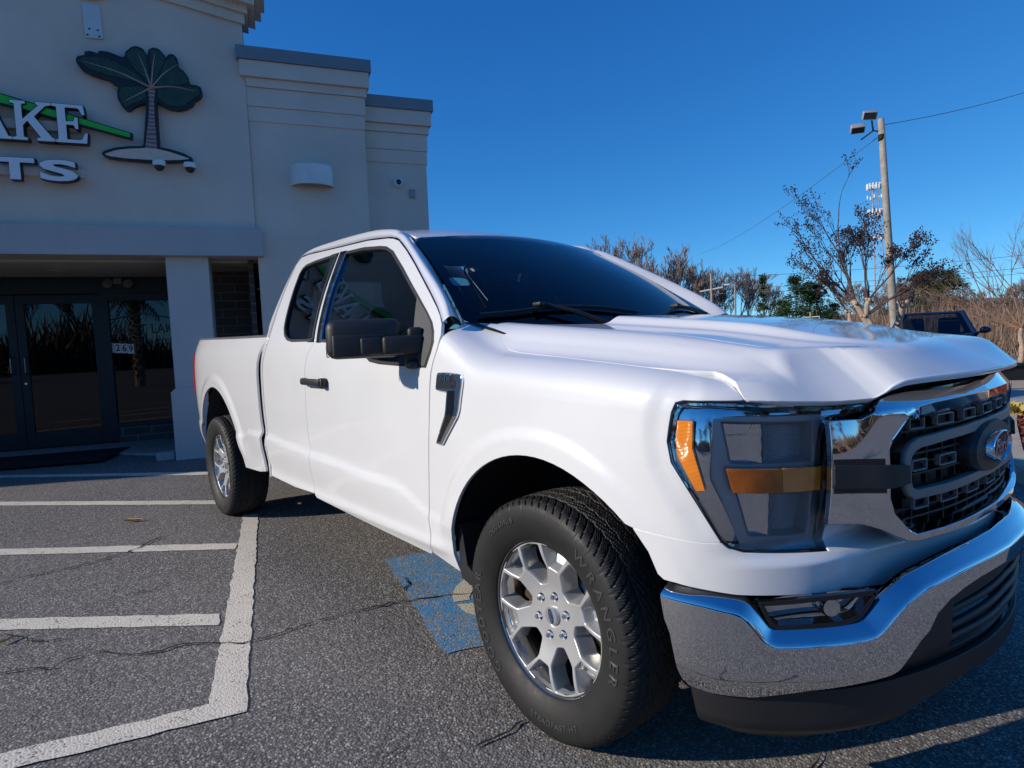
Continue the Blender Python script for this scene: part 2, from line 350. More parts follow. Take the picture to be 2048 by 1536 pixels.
def BODY(u,t):
    u=np.asarray(u,float); t=np.asarray(t,float); u,t=np.broadcast_arrays(u,t)
    px,py,nx,ny=plan(u)
    # door / bed sections
    offd=1-AZ(t); zd=t
    # fender sections
    ph=np.clip((t-1)/.3,0,1); b=ss(-.62,-.25,u)
    h=HC(np.minimum(px,.95)); offf=np.where(t<=1,1-AZ(np.minimum(t,1)),.0065+OF(ph)); zf=np.where(t<=1,t,1+(h-1)*(ZH1(ph)*b+ZH0(ph)*(1-b)))
    k=ss(-.66,-.62,u)
    # on fender side shoulder use blend
    f=(u>-.64)
    off=np.where(f,offf,offd); z=np.where(f,zf,zd)
    zz=np.where(t<=1.0,t,z)
    # lower ledge
    zc=CRZ(u); A=CRA(u)
    off=off-A*ss(0,.045,zc-zz)*(1-.55*ss(.06,.22,zc-zz))
    off=off-flare(u,zz)
    # rocker swell
    off=off-.010*np.exp(-((zz-.47)/.028)**2)*ss(-2.7,-2.6,u)*(1-ss(-.6,-.5,u))
    # facet round the headlight
    d=dpoly(u,zz,HLO); off=off+.007*(1-ss(.02,.075,d))*ss(.2,.4,u)*(1-ss(.55,.68,u))*ss(.72,.82,zz)
    # front fascia ledge
    fr=ss(.56,.95,u); off=off-fr*(.05+.085*ss(.95,UC,u))*(1-ss(.683,.727,zz))
    off=off-.075*ss(.90,1.12,u)*ss(.96,1.04,zz)
    return np.stack([px-nx*off,py-ny*off,z],-1)
XL=pch([0,.2,.4,.5,.55,.6,.65,.7,.75,.80,.83,.86,.9],[.935,.922,.882,.848,.818,.785,.755,.730,.708,.683,.661,.633,.59]); ZL=pch([0,.3,.44,.49,.52,.545,.57,.64,.745,.825,.87,.92],[1.130,1.129,1.127,1.124,1.114,1.094,1.082,1.080,1.0855,1.092,1.096,1.10])
SLP=pch([0,.2,.4,.5,.7,.9],[.55,.70,.92,.88,1.05,1.1])
YP=pch([-1.,.2,.33,.45,.55,.63,.685,.72],[1,1,.997,.984,.953,.89,.80,.70])
def HOOD(x,y):
    x=np.asarray(x,float); y=np.asarray(y,float); a=np.abs(y); h=HC(x)
    off=YP(np.minimum(x,.70))-a-.0065; off=np.maximum(off,.085*ss(.44,.56,x))
    top=h+.030*ss(.25,.75,x*0+.75-0*a)*0
    zs=1+(h-1)*sect(off,x)                     # flank
    inner=1-ss(.635,.725,a)
    be=.40-.06*x; hb=.026*(1-ss(.35,.85,x))+.004
    cr=h-.010*ss(.74,.66,a)*(1-ss(.55,.8,x))+hb*(1-ss(be-.035,be+.035,a))+.012*(1-(a/.72)**2).clip(0)
    z=zs*(1-inner)+cr*inner
    s=XL(a)-x
    return smin(z,ZL(a)+SLP(a)*s,.014)
def HOODS(x,y): 
    x,y=np.broadcast_arrays(np.asarray(x,float),np.asarray(y,float)); return np.stack([x,y,HOOD(x,y)],-1)
def WSH(v,w):
    v=np.asarray(v,float); w=np.asarray(w,float); v,w=np.broadcast_arrays(v,w); a=np.abs(v)
    b=np.stack([-.33-.235*a**2.2,.83*v,1.30+.038*v*v],-1); t=np.stack([-1.17-.06*v*v,.64*v,1.812-.042*v*v],-1)
    q=w[...,None]; n=np.array([.55,0,.83]); return b*(1-q)+t*q+n*(.022*np.sin(np.pi*w))[...,None]
GX=pch([0,.2,.4,.55,.62,.70],[.925,.914,.882,.838,.79,.742])
def GR(y,z):
    y=np.asarray(y,float); z=np.asarray(z,float); y,z=np.broadcast_arrays(y,z)
    return np.stack([GX(np.abs(y))-.05*(z-.9)-.10*(z-.9)**2,y,z],-1)
BX=[(.36,-.972),(.44,-.966),(.53,-.95),(.62,-.91),(.71,-.835),(.79,-.74),(.86,-.62),(.92,-.46),(.96,-.3),(.985,-.15),(.992,0),(.985,.15)]
_bx=np.array([a for a,b in BX]); _by=np.array([b for a,b in BX]); _bu=np.concatenate([[0],np.cumsum(np.hypot(np.diff(_bx),np.diff(_by)))])
BPX=spl(_bu,_bx); BPY=spl(_bu,_by); BUC=_bu[10]
def BUMP(u,z):
    u=np.asarray(u,float); z=np.asarray(z,float); u,z=np.broadcast_arrays(u,z); e=1e-3
    dx=BPX(u+e)-BPX(u-e); dy=BPY(u+e)-BPY(u-e); l=np.hypot(dx,dy); nx,ny=dy/l,-dx/l
    off=.35*(z-.52)**2+.06*ss(.42,.33,z)*.5
    return np.stack([BPX(u)-nx*off,BPY(u)-ny*off,z],-1)
# ---------------------------------------------------------------- ground
def mat_asphalt():
    b=NB('asphalt'); c=b.coord(); v=b.vor(c,120); sep=b.n('ShaderNodeSeparateColor'); b.l(v.outputs['Color'],sep.inputs[0])
    st=b.ramp(sep.outputs[0],[(0,(.085,.078,.072)),(.30,(.19,.176,.162)),(.6,(.31,.288,.262)),(.85,(.48,.445,.40)),(1,(.82,.77,.70))])
    fine=b.noise(c,420,3); st=b.mix(b.ramp(fine.outputs[0],[(.40,(0,0,0)),(.72,(.5,.5,.5))]),st,(.10,.094,.087))
    gap=b.ramp(v.outputs['Distance'],[(.25,(0,0,0)),(.62,(1,1,1))]); st=b.mix(b.math('MULTIPLY',gap,.72),st,(.055,.050,.047))
    big=b.noise(c,.55,5,.6); st=b.mix(b.ramp(big.outputs[0],[(.35,(0,0,0)),(.65,(.35,.35,.35))]),st,(.27,.25,.225))
    bl=b.noise(c,2.7,6,.7); st=b.mix(b.ramp(bl.outputs[0],[(.58,(0,0,0)),(.70,(.42,.42,.42))]),st,(.12,.112,.104))
    h=b.math('SUBTRACT',1.0,v.outputs['Distance']); bp=b.bump(h,.55,.006); bp=b.bump(b.noise(c,30,4).outputs[0],.25,.02,bp)
    b.pbr(st,.82,0,bp,spec=.35); return b.done()
ASPH=mat_asphalt()
def mat_linepaint(name,col,wear):
    b=NB(name); c=b.coord(); v=b.vor(c,120); sep=b.n('ShaderNodeSeparateColor'); b.l(v.outputs['Color'],sep.inputs[0]); n1=b.noise(c,5,6,.7); n2=b.noise(c,260,3)
    k=b.math('ADD',b.math('MULTIPLY',n1.outputs[0],.9),b.math('MULTIPLY',sep.outputs[1],.55)); k=b.math('ADD',k,b.math('MULTIPLY',n2.outputs[0],.45))
    m=b.ramp(k,[(wear,(0,0,0)),(wear+.07,(1,1,1))]); base=b.mix(sep.outputs[0],(.12,.11,.10),(.42,.39,.35)); pc=b.mix(b.noise(c,9,4).outputs[0],tuple(x*.82 for x in col),tuple(min(1,x*1.12) for x in col))
    col2=b.mix(m,base,pc); b.pbr(col2,.75,0,b.bump(b.math('SUBTRACT',1.0,v.outputs['Distance']),.45,.005)); return b.done()
LINE=mat_linepaint('worn_white_paint',(.72,.66,.55),.66); BLUEP=mat_linepaint('worn_blue_paint',(.06,.27,.55),.88); SYMB=mat_linepaint('symbol_paint',(.60,.55,.44),.62)
def gz(x,y):
    x=np.asarray(x,float); y=np.asarray(y,float); e=np.where(x>-2.7,15.2,23.5)-np.clip((x+2.7)/-1.2,0,1)*0
    lim=15.2+4.3*ss(-2.2,-2.9,x)+5*ss(-5.0,-6.2,x); return -1.3*ss(0,3.2,y-lim)
xs=np.unique(np.concatenate([np.linspace(-900,-60,8),np.linspace(-60,40,51),np.linspace(40,900,8),np.linspace(-6,3,46)])); ys=np.unique(np.concatenate([np.linspace(-900,-30,8),np.linspace(-30,50,61),np.linspace(50,130,17),np.linspace(130,1500,8)]))
X,Y=np.meshgrid(xs,ys,indexing='ij'); Z=gz(X,Y); n=len(ys); V=np.stack([X,Y,Z],-1).reshape(-1,3); F=[(i*n+j,(i+1)*n+j,(i+1)*n+j+1,i*n+j+1) for i in range(len(xs)-1) for j in range(n-1)]
tag(mk('ground',V,F,ASPH,None,smooth=True),kind='structure')
def sheet(name,poly,m,z=.004):
    P=np.array(poly,float); 
    if area(P)<0: P=P[::-1]
    _,ff,mp,_=cdt(P,[],None); inv={i:k for k,i in mp.items()}; return tag(mk(name,[(a,b,z) for a,b in P],[tuple(inv[i] for i in t) for t in ff],m),kind='structure')
def ragged(P,amp,step,seed):
    r=random.Random(seed); Q=dens(P,step); return Q+np.array([(r.uniform(-amp,amp),r.uniform(-amp,amp)) for _ in Q])
# ---------------------------------------------------------------- the building (local x runs along the front to the right, y goes in, z up)
def mat_stucco(name,col,sc=1.0):
    b=NB(name); c=b.coord(); n1=b.noise(c,.9,5,.6); n2=b.noise(c,90,4,.6); st=b.noise(c,2.2,6,.75)
    k=b.mix(b.ramp(n1.outputs[0],[(.35,(0,0,0)),(.7,(1,1,1))]),tuple(x*.90 for x in col),tuple(min(1,x*1.07) for x in col)); k=b.mix(b.ramp(st.outputs[0],[(.62,(0,0,0)),(.72,(.25,.25,.25))]),k,tuple(x*.72 for x in col))
    b.pbr(k,.88,0,b.bump(n2.outputs[0],.35*sc,.006)); return b.done()
STUC=mat_stucco('stucco_beige',(.74,.60,.50)); STUC2=mat_stucco('stucco_grey_blue',(.50,.46,.44)); METAL=flat('coping_metal',(.22,.23,.25),.45,.2); SOFF=mat_stucco('soffit',(.62,.54,.42))
def mat_brick():
    b=NB('dark_painted_brick'); c=b.coord(); mp=b.n('ShaderNodeMapping'); mp.inputs['Rotation'].default_value=(math.pi/2,0,0); b.l(c,mp.inputs[0]); br=b.n('ShaderNodeTexBrick'); b.l(mp.outputs[0],br.inputs[0]); br.inputs['Scale'].default_value=1; br.inputs['Brick Width'].default_value=.36; br.inputs['Row Height'].default_value=.115; br.inputs['Mortar Size'].default_value=.009; br.inputs['Color1'].default_value=(.10,.075,.065,1); br.inputs['Color2'].default_value=(.065,.05,.045,1); br.inputs['Mortar'].default_value=(.17,.155,.14,1)
    b.pbr(br.outputs[0],.8,0,b.bump(br.outputs[1],-.6,.01)); return b.done()
BRICK=mat_brick(); ALU=flat('dark_bronze_frame',(.018,.020,.024),.42,.3); BLKROOM=flat('dark_interior',(.012,.012,.012),.9); CONC=flat('concrete',(.36,.34,.31),.85,var=.15,vs=9,bump=.3,bs=150)
HB=math.radians(90-18.4); BP=(-6.79,-.71,0)
BL=thing('storefront_building','beige stucco storefront building with stepped parapets, gabled sign wall and recessed glass entrance','building',BP,HB)
def bw(s,z):    # building local -> world at the wall plane
    h=math.radians(18.4); return (BP[0]+math.sin(h)*s,BP[1]+math.cos(h)*s,z)
TOL=lambda: Matrix(((1,0,0,0),(0,0,1,0),(0,1,0,0),(0,0,0,1)))     # prism (x,y)->(s,z), depth -> y
m=MB(); m.prism([(-5.46,2.55),(1.06,2.55),(1.06,5.16),(-2.2,5.78),(-5.46,5.16)],-.03,.35,TOL()); m.build('gable_wall',STUC,BL,local=True)
# gable cornice: three stepped bands following the slope
m=MB()
for (z0,z1,y0) in ((0,.11,-.07),(.11,.19,-.11),(.19,.30,-.20),(.30,.42,-.28),(.42,.50,-.33)):
    for sg in (1,-1):
        e=3.26+ (-.03-y0)*.9; pts=[(0,5.70+z0),(0,5.70+z1),(e,5.70+z1-.185*e),(e,5.70+z0-.185*e)]; pts=[(-2.2+sg*a,b) for a,b in pts]; m.prism(pts,y0,.4 if z0>.1 else -.0295,TOL())
m.build('gable_cornice',mat_stucco('cornice',(.76,.62,.50)),BL,local=True)
m=MB(); V=[(-5.46,.35,5.3),(-2.2,.35,6.15),(1.06,.35,5.3),(1.06,9,5.3),(-2.2,9,6.15),(-5.46,9,5.3)]; m.add(V,[(0,1,4,5),(1,2,3,4)]); m.box((-2.2,4.8,3.86),(6.5,8.5,2.86)); 
rb=m.build('gable_roof',METAL,BL,local=True)
m=MB(); m.box((-4.0,4.9,5.10),(2.6,8,.1)); 
# wing with the wall lamp (block A) and the lower wing (block B), mirrored on the far side
def wing(x0,x1,y,zt,nm,sgn=1):
    q=lambda a: a if sgn>0 else -4.4-a
    def bx(a,b,yy,z0,z1): 
        A,B=sorted((q(a),q(b))); mm.box(((A+B)/2,(yy+y+3.4)/2+.0,(z0+z1)/2),(B-A,y+3.4-yy,z1-z0))
    global mm
    mm=MB(); bx(x0,x1,y,0,zt-.64); bx(x0-.0,x1+.008,y-.012,zt-.83+.0,zt-.645) if False else None
    w=mm.build(nm,STUC,BL,local=True)
    mm=MB(); bx(x0,x1+.012,y-.014,zt-.83,zt-.66); bx(x0,x1+.022,y-.026,zt-.657,zt-.44); bx(x0,x1+.045,y-.05,zt-.437,zt-.337); bx(x0-.06,x1+.075,y-.09,zt-.334,zt-.15); mm.build('parapet_bands',STUC,w,local=True)
    mm=MB(); bx(x0-.09,x1+.105,y-.115,zt-.147,zt); mm.build('coping',METAL,w,local=True)
    return w
wing(1.063,2.43,0.0,4.83,'wing_wall'); wing(2.433,3.275,.25,4.51,'wing_wall')
wing(1.063,2.43,0.0,4.83,'wing_wall',-1); wing(2.433,5.2,.25,4.51,'wing_wall',-1)
# beam, columns, soffit
m=MB(); m.box((-2.2,.105,2.545),(6.66,.45,.325),.006); m.build('fascia_beam',STUC2,BL,local=True)
for c in (.285,-4.69):
    m=MB(); m.box((c,.26,1.60),(.45,.52,1.565),.008); m.prism([(c-.27,0),(c+.27,0),(c+.27,.80),(c+.225,.845),(c-.225,.845),(c-.27,.80)],-.035,.555,TOL()); m.build('column',mat_stucco('column_stucco',(.60,.54,.50)),BL,local=True)
m=MB(); m.box((-2.2,1.3,2.375),(6.5,1.9,.03)); m.build('soffit',SOFF,BL,local=True)
m=MB(); m.box((.97,.75,1.2),(.06,1.0,2.36)); m.box((.55,1.35,1.2),(.9,.10,2.36)); m.box((-.02,2.03,.125),(1.96,.14,.245)); m.box((-4.4,2.03,.125),(2.2,.14,.245)); m.build('brick_wall',BRICK,BL,local=True)
# storefront
m=MB(); 
def bar(x0,x1,z0,z1,y=2.0,d=.11): m.box(((x0+x1)/2,y,(z0+z1)/2),(x1-x0,d,z1-z0),.003)
for x in (-4.62,-3.04,-1.0,.90): bar(x-.05,x+.05,.03,2.36)
bar(-5.4,1.0,2.13,2.36,2.0,.10); bar(-4.57,-3.09,.245,.30); bar(-.95,.85,.245,.30); bar(-.95,.85,2.03,2.13,2.0,.105); bar(-4.57,-3.09,2.03,2.13,2.0,.105)
m.build('storefront_frame',ALU,BL,local=True)
for x0,x1 in ((-4.57,-3.09),(-.95,.85)):
    m=MB(); m.box(((x0+x1)/2,2.0,1.165),(x1-x0-.002,.01,1.73)); m.build('window_pane',STORE,BL,local=True)
for x0,x1,hx,sg in ((-2.99,-2.035,-2.11,-1),(-2.03,-1.05,-1.95,1)):
    m=MB(); bar(x0,x0+.10,.04,2.12,1.99,.05); bar(x1-.10,x1,.04,2.12,1.99,.05); bar(x0+.1,x1-.1,2.0,2.12,1.99,.05); bar(x0+.1,x1-.1,.04,.26,1.99,.05); dr=m.build('entrance_door',ALU,BL,local=True)
    m=MB(); m.box(((x0+x1)/2,1.99,1.13),(x1-x0-.19,.008,1.745)); m.build('door_pane',STORE,dr,local=True)
    m=MB(); m.tube(smooth_open([(hx,1.965,1.06),(hx,1.90,1.065),(hx+.0,1.885,1.10),(hx,1.885,1.25),(hx,1.90,1.288),(hx,1.965,1.293)],4),.010,8); m.build('door_handle',flat('brushed_handle',(.35,.34,.32),.35,1),dr,local=True,smooth=True)
    if sg>0: m=MB(); m.lathe([(.0,.0),(.016,0),(.018,-.01)],Matrix.Translation((x0+.05,1.955,.93))@Matrix.Rotation(math.pi/2,4,'X'),14); m.build('door_lock',CHROME,dr,local=True)
m=MB(); m.box((-2.2,4.6,1.2),(7,.05,2.4)); m.box((-2.2,3.3,.0),(7,2.5,.02)); m.box((-5.6,3.3,1.2),(.05,2.5,2.4)); m.box((1.2,3.3,1.2),(.05,2.5,2.4)); m.box((-2.2,3.3,2.42),(7,2.5,.02)); m.build('interior',BLKROOM,BL,local=True)
m=MB(); m.box((-2.2,2.95,.9),(2.4,.6,1.0),.02); m.build('reception_counter',flat('counter_brown',(.10,.07,.05),.6),BL,local=True)
# pavement slab in the recess
s_=lambda P: [bw(a,0)[:2] for a in P]
h_=math.radians(18.4); ax=(math.sin(h_),math.cos(h_)); an=(-math.cos(h_),math.sin(h_))
def BW2(s,y): return (BP[0]+ax[0]*s+an[0]*y,BP[1]+ax[1]*s+an[1]*y)
V=[BW2(-5.4,1.0),BW2(-.9,1.0),BW2(.05,.25),BW2(1.0,.25),BW2(1.0,2.0),BW2(-5.4,2.0)]; n=len(V); vv=[(a,b,.028) for a,b in V]+[(a,b,-.05) for a,b in V]
tag(mk('entrance_pavement',vv,[tuple(range(n))]+[(i,i+n,(i+1)%n+n,(i+1)%n) for i in range(n)],CONC),kind='structure')
t=thing('kerb_stub','short grey concrete kerb end beside the foot of the entrance column','kerb',(*BW2(-.10,.08),0),HB); m=MB(); m.box((0,0,.05),(.20,.16,.10),.015); m.build('kerb_block',CONC,t,local=True)
# door mat
t=thing('door_mat','black rubber door mat lying before the dark glass doors','mat',(*BW2(-1.75,.75),.0),HB); m=MB(); m.prism([(-1.2,-.28),(.95,-.46),(1.05,.55),(-1.2,.60)],.030,.040,Matrix.Identity(4)); m.build('mat_sheet',flat('mat_rubber',(.008,.008,.009),.9),t,local=True)
# ---- things on the wall
def onwall(name,label,cat,s,z,y=0,group=None): 
    return thing(name,label,cat,(*BW2(s,y),z),HB,group)
WHITE=flat('sign_white',(.80,.80,.80),.45,var=.02); SIGNBLK=flat('sign_black_return',(.012,.012,.014),.5); GREEN=flat('sign_green',(.03,.50,.03),.4); LEAF=None
def serif(ch):
    if ch=='K': return [[(0,0),(.34,0),(.34,.06),(.25,.08),(.25,.38),(.36,.50),(.64,.09),(.55,.06),(.55,0),(1,0),(1,.06),(.91,.09),(.52,.62),(.80,.91),(.93,.94),(.93,1),(.58,1),(.58,.94),(.64,.91),(.25,.53),(.25,.92),(.34,.94),(.34,1),(0,1),(0,.94),(.09,.92),(.09,.08),(0,.06)]]
    if ch=='E': return [[(0,0),(.86,0),(.90,.27),(.83,.27),(.74,.10),(.68,.08),(.34,.08),(.34,.47),(.54,.47),(.59,.37),(.66,.37),(.66,.67),(.59,.67),(.54,.56),(.34,.56),(.34,.92),(.64,.92),(.71,.90),(.78,.75),(.85,.75),(.83,1),(0,1),(0,.94),(.12,.92),(.12,.08),(0,.06)]]
    if ch=='L': return [[(0,0),(.84,0),(.88,.30),(.80,.30),(.70,.10),(.62,.08),(.34,.08),(.34,.92),(.46,.94),(.46,1),(0,1),(0,.94),(.12,.92),(.12,.08),(0,.06)]]
    if ch=='T': return [[(.25,0),(.75,0),(.75,.06),(.61,.08),(.61,.92),(.78,.91),(.88,.74),(.96,.74),(.94,1),(.06,1),(.04,.74),(.12,.74),(.22,.91),(.39,.92),(.39,.08),(.25,.06)]]
    if ch=='A': return [[(0,0),(.30,0),(.30,.06),(.22,.08),(.29,.27),(.64,.27),(.70,.08),(.61,.06),(.61,0),(1,0),(1,.06),(.92,.08),(.58,1),(.42,1),(.09,.08),(0,.06)],[(.32,.36),(.61,.36),(.465,.74)]]
    if ch=='W': return [[(.22,0),(.34,0),(.52,.62),(.70,0),(.82,0),(1.0,.92),(1.06,.94),(1.06,1),(.76,1),(.76,.94),(.87,.92),(.76,.30),(.60,.88),(.46,.88),(.30,.30),(.19,.92),(.28,.94),(.28,1),(-.04,1),(-.04,.94),(.03,.92)]]
def letter(par,ch,x,z,w,hh,polys=None):
    P=polys or [[(x+a*w,z+b*hh) for a,b in q] for q in serif(ch)]; o,hs=np.array(P[0]),[np.array(q) for q in P[1:]]
    if area(o)<0: o=o[::-1]
    hs=[q if area(q)>0 else q[::-1] for q in hs]
    def slab(out,hol,y0,y1,m,par,nm):
        V,T,mp,nb=cdt(out,hol,None); mmb=MB(); mmb.add([(a,y1,b) for a,b in V],[tuple(t) for t in T])
        for L in [out]+hol:
            k=len(L); mmb.add([(a,y0,b) for a,b in L]+[(a,y1,b) for a,b in L],[(i,(i+1)%k,(i+1)%k+k,i+k) for i in range(k)])
        return mmb.build(nm,m,par,local=True)
    big=o+onrm(o)*.006; hb=[q-onrm(q)*.004 for q in hs]
    l=slab(big,hb,-.06,-.150,SIGNBLK,par,'sign_letter'); slab(o,hs,-.14,-.156,WHITE,l,'letter_face'); return l
SG=onwall('shop_sign','white and black shop sign letters under a green roof line on the gable wall','shop sign',-2.2,3.6,-.03)
# letters (local origin at s=-2.2, z=3.6)
for ch,x,w in (('W',-3.77,.50),('E',-3.23,.33),('S',-2.88,.28),('T',-2.57,.36),('L',-2.03,.36),('A',-1.66,.42),('K',-1.236,.385),('E',-.872,.345)):
    if ch=='S': continue
    letter(SG,ch,x+2.2,3.562-3.6,w,.40)
def text_letter(ch,x,z,w,hh,bold):
    v,f=text_mesh(ch,1,0.0,0.0); P=np.array(v); cu=bpy.data.curves.new('t','FONT'); cu.body=ch; cu.size=1; cu.offset=bold; cu.extrude=0; cu.resolution_u=4; o=bpy.data.objects.new('t',cu); C.objects.link(o); dg=bpy.context.evaluated_depsgraph_get(); me=bpy.data.meshes.new_from_object(o.evaluated_get(dg)); P=np.array([tuple(q.co) for q in me.vertices]); F=[tuple(p.vertices) for p in me.polygons]; bpy.data.objects.remove(o); bpy.data.curves.remove(cu)
    lo,hi=P.min(0),P.max(0); Q=(P-lo)/(hi-lo+1e-9); ec={}
    for f_ in F:
        for a,b in zip(f_,f_[1:]+f_[:1]): ec[(a,b)]=1
    bd=[(a,b) for a,b in ec if (b,a) not in ec]
    xy=[(x+q[0]*w,z+q[1]*hh) for q in Q]; c=(x+w/2,z+hh/2)
    def mkl(sc,y0,y1,m,par,nm):
        p=[(c[0]+(a-c[0])*sc[0],c[1]+(b-c[1])*sc[1]) for a,b in xy]; n=len(p); mmb=MB(); mmb.add([(a,y1,b) for a,b in p]+[(a,y0,b) for a,b in p],list(F)+[(a,b,b+n,a+n) for a,b in bd]); return mmb.build(nm,m,par,local=True)
    l=mkl((1+.012/w,1+.012/hh),-.06,-.15,SIGNBLK,SG,'sign_letter'); mkl((1,1),-.14,-.156,WHITE,l,'letter_face')
text_letter('S',-2.88+2.2,-.038,.27,.40,.0)
for ch,x,w in (('I',-3.33,.13),('M',-3.14,.46),('P',-2.62,.38),('O',-2.20,.42),('R',-1.80,.38),('T',-1.42,.35),('S',-1.03,.345)): text_letter(ch,x+2.2,3.150-3.6,w,.225,.035)
m=MB(); m.box((-.02,-.03,.155),(3.15,.06,.10)); m.build('sign_raceway',STUC,SG,local=True); m=MB(); m.box((-.05,-.03,-.335),(3.2,.06,.09)); m.build('sign_raceway',STUC,SG,local=True)
for sg in (1,-1):
    P=[(2.03*sg,.100),(2.03*sg,.060),(0,.565),(0,.70)]; P=[(2.033*sg,.112),(2.03*sg,.066),(0,.545),(0,.66)]
    m=MB(); m.prism([(a*1.0+.0,b) for a,b in [(2.055*sg,.118),(2.05*sg,.048),(0,.53),(0,.675)]],-.06,-.12,TOL()); rl=m.build('roof_line',SIGNBLK,SG,local=True)
    m=MB(); m.prism(P,-.115,-.127,TOL()); m.build('roof_line_face',GREEN,rl,local=True)
# tree sign
TSG=onwall('tree_sign','cut out palm tree sign on a sand mound right of the lettering','tree sign',0.04,3.9,-.03)
crown=[(-0.627,4.466),(-0.604,4.503),(-0.536,4.519),(-0.542,4.557),(-0.481,4.57),(-0.415,4.549),(-0.404,4.583),(-0.309,4.581),(-0.208,4.544),(-0.165,4.54),(-0.151,4.6),(-0.085,4.663),(-0.031,4.677),(0.029,4.651),(0.063,4.576),(0.074,4.647),(0.121,4.682),(0.184,4.67),(0.234,4.606),(0.241,4.577),(0.271,4.621),(0.318,4.636),(0.361,4.591),(0.363,4.491),(0.416,4.457),(0.458,4.391),(0.472,4.311),(0.528,4.313),(0.583,4.292),(0.592,4.221),(0.556,4.167),(0.507,4.142),(0.484,4.088),(0.406,4.041),(0.339,4.02),(0.238,4.026),(0.15,4.068),(0.118,4.094),(0.111,3.59),(.243,3.57),(.352,3.537),(.443,3.487),(.432,3.46),(.327,3.443),(.14,3.425),(-.042,3.42),(-.255,3.427),(-.412,3.441),(-.466,3.477),(-.432,3.515),(-.316,3.558),(-.173,3.582),(-.049,3.59),(-.007,3.904),(.012,4.07),(-0.068,4.042),(-0.115,4.014),(-0.153,3.975),(-0.189,3.972),(-0.23,4.013),(-0.263,4.089),(-0.261,4.177),(-0.24,4.228),(-0.299,4.251),(-0.331,4.287),(-0.399,4.299),(-0.5,4.327),(-0.581,4.366),(-0.619,4.42)]
tl=lambda P: [(a-.04,b-3.9) for a,b in P]
m=MB(); m.prism(fillet(tl(crown),.02,3),-.02,-.10,TOL()); bb_=m.build('sign_board',SIGNBLK,TSG,local=True)
def mat_leaf():
    b=NB('sign_leaf_green'); c=b.coord(); w=b.n('ShaderNodeTexWave',wave_type='BANDS',bands_direction='DIAGONAL'); w.inputs['Scale'].default_value=14; w.inputs['Distortion'].default_value=6; w.inputs['Detail'].default_value=3; b.l(c,w.inputs[0]); nz=b.noise(c,9,4); k=b.mix(b.math('MULTIPLY',w.outputs[1],nz.outputs[0]),(.012,.022,.024),(.06,.16,.06)); b.pbr(k,.5); return b.done()
LEAF=mat_leaf()
lv=[[(-0.608,4.459),(-.55,4.492),(-0.418,4.51),(-.33,4.50),(-0.248,4.471),(-0.096,4.391),(0.037,4.266),(-0.155,4.306),(-0.328,4.326),(-0.496,4.376)],[(-0.154,4.56),(-.09,4.63),(-0.033,4.653),(0.044,4.604),(0.056,4.407),(0.074,4.27),(-0.043,4.396)],[(0.09,4.629),(0.138,4.664),(0.207,4.623),(0.229,4.546),(0.154,4.378),(0.088,4.272)],[(0.228,4.526),(0.316,4.612),(0.349,4.55),(0.352,4.47),(0.433,4.428),(0.454,4.329),(0.312,4.284),(0.127,4.266)],[(0.144,4.247),(0.348,4.278),(0.554,4.283),(0.569,4.219),(0.489,4.15),(0.37,4.054),(0.24,4.056),(0.136,4.137)],[(0.025,4.225),(-0.054,4.237),(-0.215,4.211),(-0.248,4.12),(-0.196,3.997),(-0.103,4.054),(0.008,4.104)]]
RIB=flat('sign_frond_rib',(.42,.30,.25),.6); tips=[(-.56,4.45),(-.03,4.60),(.14,4.62),(.36,4.52),(.52,4.24),(-.2,4.06)]
for P,tp_ in zip(lv,tips):
    m=MB(); m.prism(fillet(tl(P),.015,3),-.095,-.106,TOL()); lf=m.build('frond',LEAF,TSG,local=True)
    a=np.array((.075,4.235)); b_=np.array(tp_); mid=(a+b_)/2+np.array([0,.03 if tp_[1]>4.1 else -.0]); m=MB(); m.tube(smooth_open([(p[0]-.04,-.107,p[1]-3.9) for p in (a,mid,b_)],5),[.012*(1-.8*i/10) for i in range(11)],5); m.build('frond_rib',RIB,lf,local=True,smooth=True)
m=MB(); m.prism(tl([(0.043,4.225),(0.115,4.225),(0.093,4.093),(0.086,3.912),(0.088,3.731),(0.085,3.565),(-0.032,3.565),(-0.005,3.724),(0.026,3.907),(0.046,4.088)]),-.095,-.107,TOL())
b=NB('sign_trunk'); c=b.coord(); w=b.n('ShaderNodeTexWave',wave_type='BANDS',bands_direction='Z'); w.inputs['Scale'].default_value=7; w.inputs['Distortion'].default_value=4; b.l(c,w.inputs[0]); b.pbr(b.mix(w.outputs[1],(.16,.10,.10),(.42,.28,.27)),.6); m.build('palm_trunk',b.done(),TSG,local=True)
m=MB(); m.prism(fillet(tl([(-0.435,3.475),(-0.318,3.526),(-0.175,3.552),(-0.031,3.566),(0.096,3.566),(0.222,3.538),(0.331,3.505),(0.414,3.477),(0.309,3.458),(0.142,3.444),(-0.04,3.441),(-0.236,3.444),(-0.376,3.455)]),.02),-.095,-.106,TOL()); m.build('sand_mound',flat('sign_sand',(.72,.55,.42),.6,var=.1,vs=20),TSG,local=True)
